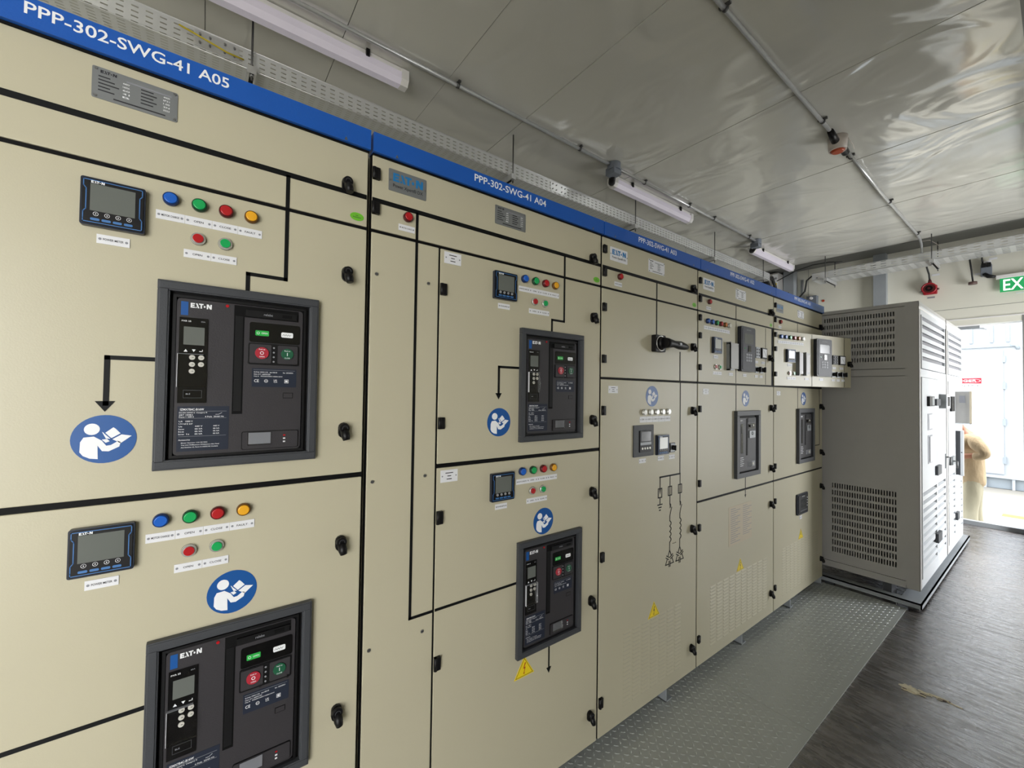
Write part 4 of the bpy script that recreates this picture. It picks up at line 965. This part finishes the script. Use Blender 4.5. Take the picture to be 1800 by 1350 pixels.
conduit([(-1.085, -2.9, 3.478), (-1.085, 2.70, 3.478)], 'galvanised conduit along the ceiling ending at the nearer socket box', (-2, -.4, 1.25, 2.35), -1.085)
conduit([(-1.085, 2.83, 3.478), (-1.095, 5.48, 3.478)], 'galvanised conduit beside the middle batten light, between the two socket boxes', (3.2, 3.95, 4.45, 5.3), -1.09)
conduit([(.20, -2.9, 3.478), (.195, 3.60, 3.478)], 'galvanised conduit along mid-ceiling on the camera side of the orange detector', (-1.5, .5, 2.05, 3.45), .198)
conduit([(.19, 4.02, 3.478), (.175, 5.2, 3.478), (.175, 6.75, 3.478), (.172, 6.90, 3.47), (.170, 7.0, 3.43), (.168, 7.04, 3.36), (.168, 7.05, 3.23)], 'galvanised conduit from the orange detector bending down into the end tray', (4.15, 5.4, 6.7), .183)
t = thing('smoke_detector', 'round pale detector with orange lens on the mid-ceiling conduit', 'detector', (.19, 3.80, 3.39))
part('base', MB().disc(.19, 3.80, .062, 0, .10, 'det_white', FD(3.5), 28, r1=.056), t)
part('lens', MB().disc(.19, 3.80, .046, .10, .112, 'det_orange', FD(3.5), 24, r1=.034), t)
for a, b_ in ((3.62, 3.745), (3.855, 3.99)): part('gland', MB().tube([(.195, a, 3.478), (.193, (a + b_) / 2, 3.465), (.191, b_, 3.455)], [.02, .024, .026], 'black_plastic', 12), t)
mb = MB(); mb.tube([(.19 + .05, 3.83, 3.5), (.25, 3.93, 3.47), (.235, 4.03, 3.48)], .003, 'det_white', 6); part('wire', mb, t)

def tray_y():
    x0, x1, z = -1.63, -1.325, 3.20; a, b_ = NY + .05, 6.50
    mb = MB()
    mb.add([(x0, a, z), (x1, a, z), (x1, b_, z), (x0, b_, z)], [(0, 1, 2, 3)], 'perf_base_y')
    for x in (x0, x1): mb.add([(x, a, z), (x, b_, z), (x, b_, z + .1), (x, a, z + .1)], [(0, 1, 2, 3)], 'perf_rail_y')
    t = part('cable_tray', mb, label='long perforated galvanised cable tray hung above the switchgear row', cat='cable tray')
    mb = MB(); mb.tube([(x1, a, z + .1), (x1, b_, z + .1)], .003, 'galv', 6); mb.tube([(x1, a, z), (x1, b_, z)], .0035, 'galv', 6); part('rail_edge', mb, t)
    for y in (.02, 2.35):
        mb = MB(); mb.plate(y - .09, y + .09, z + .012, z + .09, 0, .003, 'galv', FX(x1))
        for u in (-.07, -.03, .03, .07):
            for v in (.03, .07): mb.tube([(x1 + .003, y + u, z + v), (x1 + .014, y + u, z + v)], .005, 'steel', 8)
        part('joint_plate', mb, t)
    mb = MB(); mb.tube([(x1 + .012, -.13, z + .07), (x1 + .03, -.06, z + .045), (x1 + .03, .06, z + .02), (x1 + .012, .13, z + .03)], .004, 'earth_green', 8); part('earth_lead', mb, t)
tray_y()
def hanger(p0, p1, label, z=3.2, double=False):
    """strut under a tray from p0 to p1 with threaded rods up to the ceiling"""
    t = thing('tray_hanger', label, 'hanger', (p0[0], p0[1], z - .045), 'threaded rod hangers of the cable trays')
    mb = MB()
    if p0[0] == p1[0]: mb.box(p0[0] - .02, p0[0] + .02, p0[1], p1[1], z - .042, z - .002, 'galv'); mb.box(p0[0] - .01, p0[0] + .01, p0[1] + .001, p1[1] - .001, z - .0425, z - .04, 'gasket')
    else: mb.box(p0[0], p1[0], p0[1] - .02, p0[1] + .02, z - .042, z - .002, 'galv'); mb.box(p0[0] + .001, p1[0] - .001, p0[1] - .01, p0[1] + .01, z - .0425, z - .04, 'gasket')
    part('strut', mb, t)
    for p in (p0, p1):
        q = (p[0] + (.012 if p is p0 and p0[0] != p1[0] else (-.012 if p0[0] != p1[0] else 0)), p[1] + (0 if p0[0] != p1[0] else (.012 if p is p0 else -.012)))
        mb = MB(); mb.tube([(q[0], q[1], z - .07), (q[0], q[1], CZ)], .005, 'rod', 8); mb.tube([(q[0], q[1], z - .052), (q[0], q[1], z - .042)], .010, 'steel', 6); part('threaded_rod', mb, t)
for y, s in ((-1.5, 'behind the camera end of the row'), (.165, 'above the A05 header, nearest in view'), (1.85, 'above the PPP letters of the A04 header'), (3.35, 'above the A03 header, behind the middle batten light'), (4.88, 'above the A02 header'), (6.22, 'at the far end of the long tray')):
    if y > 0: hanger((-1.68, y), (-1.285, y), 'galvanised strut and rods ' + s)
x0, x1, ty0, ty1, z = -.95, 2.4, 6.95, 7.28, 3.20
mb = MB(); mb.add([(x0, ty0, z), (x1, ty0, z), (x1, ty1, z), (x0, ty1, z)], [(0, 1, 2, 3)], 'perf_base_x')
for y in (ty0, ty1): mb.add([(x0, y, z), (x1, y, z), (x1, y, z + .1), (x0, y, z + .1)], [(0, 1, 2, 3)], 'perf_rail_x')
t = part('cable_tray', mb, label='perforated galvanised cable tray running across the end wall', cat='cable tray')
part('rail_edge', MB().tube([(x0, ty0, z), (x1, ty0, z)], .0035, 'galv', 6).tube([(x0, ty0, z + .1), (x1, ty0, z + .1)], .003, 'galv', 6), t)
hanger((-.78, 6.90), (-.78, 7.33), 'strut and rods under the left part of the end wall tray'); hanger((.27, 6.90), (.27, 7.33), 'strut and rods under the end wall tray above the red sounder')
mb = MB(); mb.tube([(.172, 6.99, 3.455), (.24, 7.02, 3.46), (.30, 7.06, 3.40), (.34, 7.1, 3.30)], .003, 'det_white', 6)
part('thin_wire', mb, label='thin white wire dropping from ceiling conduit into the end tray', cat='wire')
# black cables dropping off the end of the long tray, and looped at the corner
mb = MB()
for k in range(9):
    x = -1.59 + .03 * k; r = random.uniform(-.03, .03)
    mb.tube([(x, 6.0, 3.235), (x, 6.45, 3.235), (x + r, 6.68, 3.27 + r), (x + r, 6.82, 3.12), (x + r, 6.87, 2.95), (x + r, 6.87, 2.35)], .02, 'cable_black', 8)
part('cable_bundle', mb, label='bundle of thick black cables dropping off the far end of the long tray', cat='cables', kind='stuff')
mb = MB(); mb.tube([(-.93, 7.1, 3.26), (-1.0, 7.1, 3.30), (-1.06, 7.1, 3.25), (-1.09, 7.12, 3.1), (-1.18, 7.15, 3.02), (-1.25, 7.2, 2.85), (-1.28, 7.22, 2.5)], .012, 'cable_black', 8)
part('loose_cable', mb, label='black cable looping out of the left end of the end wall tray', cat='cable')
mb = MB(); mb.tube([(-1.42, 7.0, 3.30), (-1.15, 6.98, 3.40), (-.95, 6.97, 3.43), (-.75, 6.96, 3.42), (-.60, 6.96, 3.39)], .007, 'cable_black', 8)
part('loose_cable', mb, label='thin black cable sagging across the corner just under the ceiling', cat='cable')
t = thing('distribution_box', 'tall grey wall enclosure with stickers beside the corner column', 'enclosure', (-1.6, 7.3, 2.55))
part('body', MB().box(-1.86, -1.535, 7.12, EY, 2.55, 3.46, 'grey_cab'), t, bev=.003)
mb = MB(); mb.plate(-1.53, -1.452, 2.6, 3.44, 0, .003, 'label_white', FY(7.12)); 
for z_, h_, mm in ((3.36, .03, 'ink_grey'), (3.27, .03, 'warn_yellow'), (3.20, .06, 'ink'), (3.06, .04, 'ink_grey')): mb.plate(-1.52, -1.465, z_, z_ + h_, .003, .004, mm, FY(7.12))
mb.box(-1.53, -1.45, 7.1205, EY, 2.55, 3.46, 'grey_cab'); part('sticker_panel', mb, t)
t = thing('wall_switch_box', 'small grey junction box on the end wall below the tray end', 'box', (-1.1, 7.4, 2.95))
part('body', MB().box(-1.15, -1.02, 7.36, EY, 2.93, 3.07, 'jb_grey'), t, bev=.004); part('knob', MB().tube([(-1.08, 7.36, 3.03), (-1.08, 7.33, 3.03)], .02, 'housing_white', 12), t)
part('conduit', MB().tube([(-1.22, 7.42, 1.0), (-1.22, 7.42, 3.35)], .02, 'galv', 12), label='vertical galvanised conduit on the end wall beside the corner column', cat='conduit')
mb = MB(); mb.disc(-.96, 2.985, .018, 0, .006, 'warn_red', FY(EY - .0005), 14); part('orange_plug', mb, label='small orange-brown plug in the end wall near the corner', cat='plug')

# ------------------------------------------------------------------ end wall devices
WY = EY - .001
t = thing('sounder', 'red horn sounder mounted on the end wall above the grey cabinet', 'alarm', (.185, 7.4, 2.86))
part('base', MB().rbox(.125, .250, 2.868, 2.982, .01, 0, .05, 'horn_red', FY(WY)), t, bev=.003)
mb = MB(); fr = FY(WY); mb.disc(.183, 2.938, .04, .05, .085, 'horn_red', fr, 28, r1=.072); mb.ring(.183, 2.938, .055, .072, .085, .092, 'horn_red', fr, 28); mb.disc(.183, 2.938, .055, .0855, .086, 'bezel_red', fr, 24); mb.disc(.183, 2.938, .035, .086, .088, 'gasket', fr, 20); mb.disc(.183, 2.938, .012, .088, .10, 'bezel_red', fr, 14)
part('horn', mb, t)
mb = MB(); mb.tube([(.19, 7.40, 2.98), (.188, 7.39, 3.03), (.187, 7.39, 3.05)], [.02, .018, .013], 'bezel_red', 12); mb.tube([(.187, 7.39, 3.04), (.183, 7.38, 3.12), (.17, 7.33, 3.20), (.165, 7.3, 3.24)], .009, 'cable_black', 8); part('cable', mb, t)
mb = MB(); mb.tube([(.25, 7.41, 2.925), (.27, 7.41, 2.925)], .012, 'brown', 10); mb.tube([(.09, 7.42, 2.918), (.125, 7.42, 2.918)], .006, 'steel', 8); part('gland', mb, t)
part('name_tag', MB().plate(.157, .225, 2.822, 2.842, 0, .002, 'ink_grey', FY(WY)), label='small grey tag below the red sounder', cat='tag')
part('name_tag', MB().plate(.198, .270, 3.103, 3.127, 0, .002, 'label_white', FY(WY)), label='small white tag above the red sounder', cat='tag')
part('name_tag', MB().plate(.567, .635, 3.032, 3.058, 0, .002, 'label_white', FY(WY)), label='small white tag beside the brown hanging disc', cat='tag')
part('name_tag', MB().plate(.680, .745, 3.190, 3.214, 0, .002, 'label_white', FY(WY)), label='small white tag above the grey junction box, just under the tray', cat='tag')
t = thing('gas_detector', 'brown disc detector hanging on a thin black cable from the end tray', 'detector', (.555, 7.35, 2.9))
part('disc', MB().disc(.555, 7.38, .038, 0, .03, 'brown', FZ(2.915), 24), t); part('cable', MB().tube([(.557, 7.38, 2.945), (.548, 7.36, 3.08), (.538, 7.30, 3.22)], .008, 'cable_black', 8), t)
t = thing('emergency_socket', 'grey junction box with black plug beside the EXIT sign', 'socket', (.665, 7.4, 2.96))
part('body', MB().rbox(.618, .705, 3.0, 3.135, .008, 0, .06, 'jb_grey', FY(WY)), t, bev=.003)
mb = MB(); mb.plate(.625, .66, 3.10, 3.15, .061, .075, 'black_plastic', FY(WY)); mb.plate(.664, .70, 3.10, 3.15, .061, .075, 'black_plastic', FY(WY)); mb.plate(.64, .70, 3.15, 3.175, .03, .05, 'label_white', FY(WY)); part('cover', mb, t)
mb = MB(); mb.tube([(.65, 7.40, 3.02), (.68, 7.37, 2.985), (.735, 7.37, 2.967)], [.022, .022, .014], 'black_plastic', 12); mb.tube([(.635, 7.42, 3.13), (.63, 7.40, 3.2), (.628, 7.36, 3.26)], .008, 'cable_black', 8); part('plug', mb, t)
t = thing('exit_sign', 'green EXIT sign with white letters under a white lamp housing', 'sign', (.95, 7.38, 2.78))
fr = FY(7.40); part('lamp_housing', MB().plate(.735, 1.15, 2.940, 2.982, -.045, .02, 'housing_white', fr), t, bev=.004)
part('panel', MB().plate(.765, 1.11, 2.782, 2.940, -.004, .004, 'exit_green', fr), t)
part('lettering', MB().text('EXIT', .790, 1.045, 2.797, 2.925, .005, 'exit_white', fr), t, label='white letters EXIT')
part('label_strip', MB().plate(.88, .98, 2.755, 2.768, 0, .002, 'label_white', FY(WY)), label='thin white strip on the wall just below the EXIT sign', cat='tag')
mb = MB(); mb.box(.39, .43, 7.02, 7.06, .0, .012, 'brown'); part('wood_chip', mb, label='small dark wood chip on the floor near the end doorway', cat='debris')

# ------------------------------------------------------------------ outside
GZ = -.3
OX = 13.2
mb = MB(); mb.box(-14, 16, EY + .17, 30, GZ - .05, GZ, 'concrete'); mb.box(RX + .3, 16, -12, EY + .17, GZ - .05, GZ, 'concrete')
part('ground', mb, label='sunlit concrete yard outside the doorway', cat='ground', kind='structure')
mb = MB(); mb.box(-.6, .575, 7.7, 12.0, GZ, GZ + .006, 'path'); part('walkway_board', mb, label='pale board walkway on the ground outside the doorway', cat='walkway')
mb = MB(); mb.box(.60, 1.6, 10.15, 10.35, GZ, GZ + .004, 'yellow_line'); part('ground_marking', mb, label='faded yellow line painted on the concrete outside', cat='marking')
t = thing('site_container', 'white steel container building with a closed door, seen through the end doorway', 'building', (0, OX, GZ))
mb = MB(); mb.box(-6, 3.2, OX, OX + 4, -.06, 3.9, 'outer_wall'); part('wall', mb, t)
mb = MB(); mb.box(-6, 3.2, OX - .02, OX + .1, -.36, -.30, 'outer_wall'); mb.box(-6, 3.2, OX - .04, OX + .1, -.08, -.03, 'outer_wall'); mb.box(-6, 3.2, OX + .03, OX + 4, -.30, -.06, 'outer_base')
for x in (-1.2, -.52, .18, .56, 1.3): mb.box(x, x + .04, OX - .02, OX + .1, -.33, -.05, 'outer_wall')
part('base_rail', mb, t)
mb = MB(); mb.box(-.58, .46, OX - .03, OX, .0, 2.55, 'outer_wall'); d = part('door', mb, t, bev=.006)
for z_ in (.22, 1.0, 1.75, 2.3): part('hinge', MB().box(.45, .49, OX - .05, OX - .001, z_, z_ + .14, 'outer_base'), d)
fr = FY(OX - .03); mb = MB(); mb.plate(-.40, .16, 1.865, 1.985, 0, .004, 'danger_red', fr); mb.plate(-.40, .16, 1.78, 1.864, 0, .003, 'white_ink', fr)
mb.ring(0, 0, .97, 1.0, .004, .005, 'white_ink', lambda u, v, w: fr(-.12 + u * .27, 1.925 + v * .052, w), 40)
mb.text('DANGER', -.33, .09, 1.902, 1.952, .0055, 'white_ink', fr); mb.text('NO  E N T R Y', -.34, .13, 1.805, 1.845, .0045, 'ink', fr)
part('danger_sign', mb, d, label='red and white DANGER NO ENTRY sign')
mb = MB(); mb.box(-6, .58, OX - .05, OX, 2.62, 2.68, 'outer_base'); mb.tube([(.56, OX - .03, 2.65), (.63, OX - .03, 2.64), (.66, OX - .03, 2.56)], .03, 'outer_base', 8)
for x in (-.01, .28, .5): mb.box(x, x + .05, OX - .04, OX, 2.72, 3.08, 'outer_base')
part('door_canopy', mb, t)

# ------------------------------------------------------------------ person outside
def skinned(name, pts, edges, parent, m, sub=2):
    me = bpy.data.meshes.new(name); me.from_pydata([Vector(p[:3]) - ORG[parent.name] for p in pts], edges, [])
    o = bpy.data.objects.new(name, me); COL.objects.link(o); o.parent = parent; me.materials.append(MATS[m])
    sk = o.modifiers.new('skin', 'SKIN'); sk.use_smooth_shade = True
    for v, p in zip(me.skin_vertices[0].data, pts): v.radius = (p[3], p[4] if len(p) > 4 else p[3]); v.use_root = False
    me.skin_vertices[0].data[0].use_root = True
    sd = o.modifiers.new('sub', 'SUBSURF'); sd.levels = sd.render_levels = sub; ORG[o.name] = ORG[parent.name]
    return o
py = 8.15
P = thing('person', 'person in loose cream shirt and trousers bending forward outside the end doorway', 'person', (.44, py, GZ))
# body: pelvis root, spine, neck, head, arms, legs
B = [(.47, py, .50, .06, .06), (.46, py, .66, .06, .06), (.455, py, .86, .07, .07), (.44, py, 1.00, .08, .08), (.38, py, 1.10, .06, .06), (.33, py, 1.16, .075, .085), (.27, py, 1.20, .085, .09), (.23, py, 1.22, .05, .06),
     (.49, py - .19, 1.02, .055), (.60, py - .24, .84, .042), (.44, py - .24, .80, .032), (.41, py - .24, .795, .028),
     (.41, py + .19, 1.02, .055), (.47, py + .25, .82, .042), (.33, py + .16, .78, .032), (.29, py + .14, .78, .028),
     (.47, py - .07, .42, .05), (.45, py - .09, .10, .045), (.46, py - .10, -.20, .042), (.36, py - .11, -.26, .035),
     (.47, py + .07, .42, .05), (.465, py + .10, .10, .045), (.50, py + .11, -.20, .042), (.40, py + .12, -.26, .035)]
E_ = [(0, 1), (1, 2), (2, 3), (3, 4), (4, 5), (5, 6), (6, 7), (3, 8), (8, 9), (9, 10), (10, 11), (3, 12), (12, 13), (13, 14), (14, 15), (0, 16), (16, 17), (17, 18), (18, 19), (0, 20), (20, 21), (21, 22), (22, 23)]
def hand(base, d, side):
    """five curled fingers and a thumb appended to the body skeleton"""
    k0 = len(B)
    for i, (off, L) in enumerate(((-.024, .062), (-.008, .07), (.008, .068), (.022, .055))):
        x, y, z = B[base][:3]; a = len(B)
        B.append((x - .035, y + side * .01, z + off, .010)); B.append((x - .035 - L * .55, y + side * .012, z + off - .008, .009)); B.append((x - .035 - L * .8, y + side * .012, z + off - .028, .008))
        E_.extend([(base, a), (a, a + 1), (a + 1, a + 2)])
    x, y, z = B[base][:3]; a = len(B); B.append((x - .015, y - side * .025, z + .035, .011)); B.append((x - .045, y - side * .03, z + .05, .009)); E_.extend([(base, a), (a, a + 1)])
hand(11, -1, 1); hand(15, -1, -1)
body = skinned('body', B, E_, P, 'skin')
part('hair', MB().add(*(lambda: ([(.285 + .105 * math.sin(a) * math.cos(b) + .01, py + .1 * math.sin(a) * math.sin(b), 1.225 + .095 * math.cos(a)) for a in [PI / 2 * i / 5 for i in range(6)] for b in [2 * PI * j / 14 for j in range(14)]],
    [(i * 14 + j, i * 14 + (j + 1) % 14, (i + 1) * 14 + (j + 1) % 14, (i + 1) * 14 + j) for i in range(5) for j in range(14)]))(), 'hair', True), P)
part('face', MB().disc(.205, 1.22, .02, 0, .02, 'skin', lambda u, v, w: (u - .02 * w / .02 * .5, py + (v - 1.22) * 1.2, v), 10).box(.185, .205, py - .012, py + .012, 1.185, 1.225, 'skin').box(.195, .21, py - .045, py - .02, 1.225, 1.235, 'ink').box(.195, .21, py + .02, py + .045, 1.225, 1.235, 'ink').box(.20, .215, py - .022, py + .022, 1.165, 1.172, 'red_btn'), P)
SB = [(.475, py, .36, .135, .135), (.465, py, .50, .14, .14), (.46, py, .66, .135, .135), (.455, py, .84, .14, .14), (.44, py, .99, .14, .14), (.405, py, 1.075, .07, .07),
      (.50, py - .20, 1.00, .085), (.575, py - .245, .90, .078), (.61, py - .25, .83, .068), (.53, py - .245, .805, .058), (.485, py - .245, .80, .05),
      (.42, py + .20, 1.00, .08), (.48, py + .255, .83, .065), (.40, py + .20, .79, .05)]
skinned('shirt', SB, [(0, 1), (1, 2), (2, 3), (3, 4), (4, 5), (4, 6), (6, 7), (7, 8), (8, 9), (9, 10), (4, 11), (11, 12), (12, 13)], P, 'shirt')
TB = [(.47, py, .56, .105, .105), (.475, py - .07, .34, .095), (.45, py - .09, .08, .082), (.465, py - .10, -.17, .072), (.475, py + .07, .34, .095), (.47, py + .10, .08, .082), (.50, py + .11, -.17, .072)]
skinned('trousers', TB, [(0, 1), (1, 2), (2, 3), (0, 4), (4, 5), (5, 6)], P, 'trousers')
for dy, dx in ((-.10, 0), (.11, .04)):
    skinned('boot', [(.47 + dx, py + dy, -.20, .05), (.45 + dx, py + dy, -.255, .045, .04), (.35 + dx, py + dy, -.262, .04, .035)], [(0, 1), (1, 2)], P, 'boots', 1)
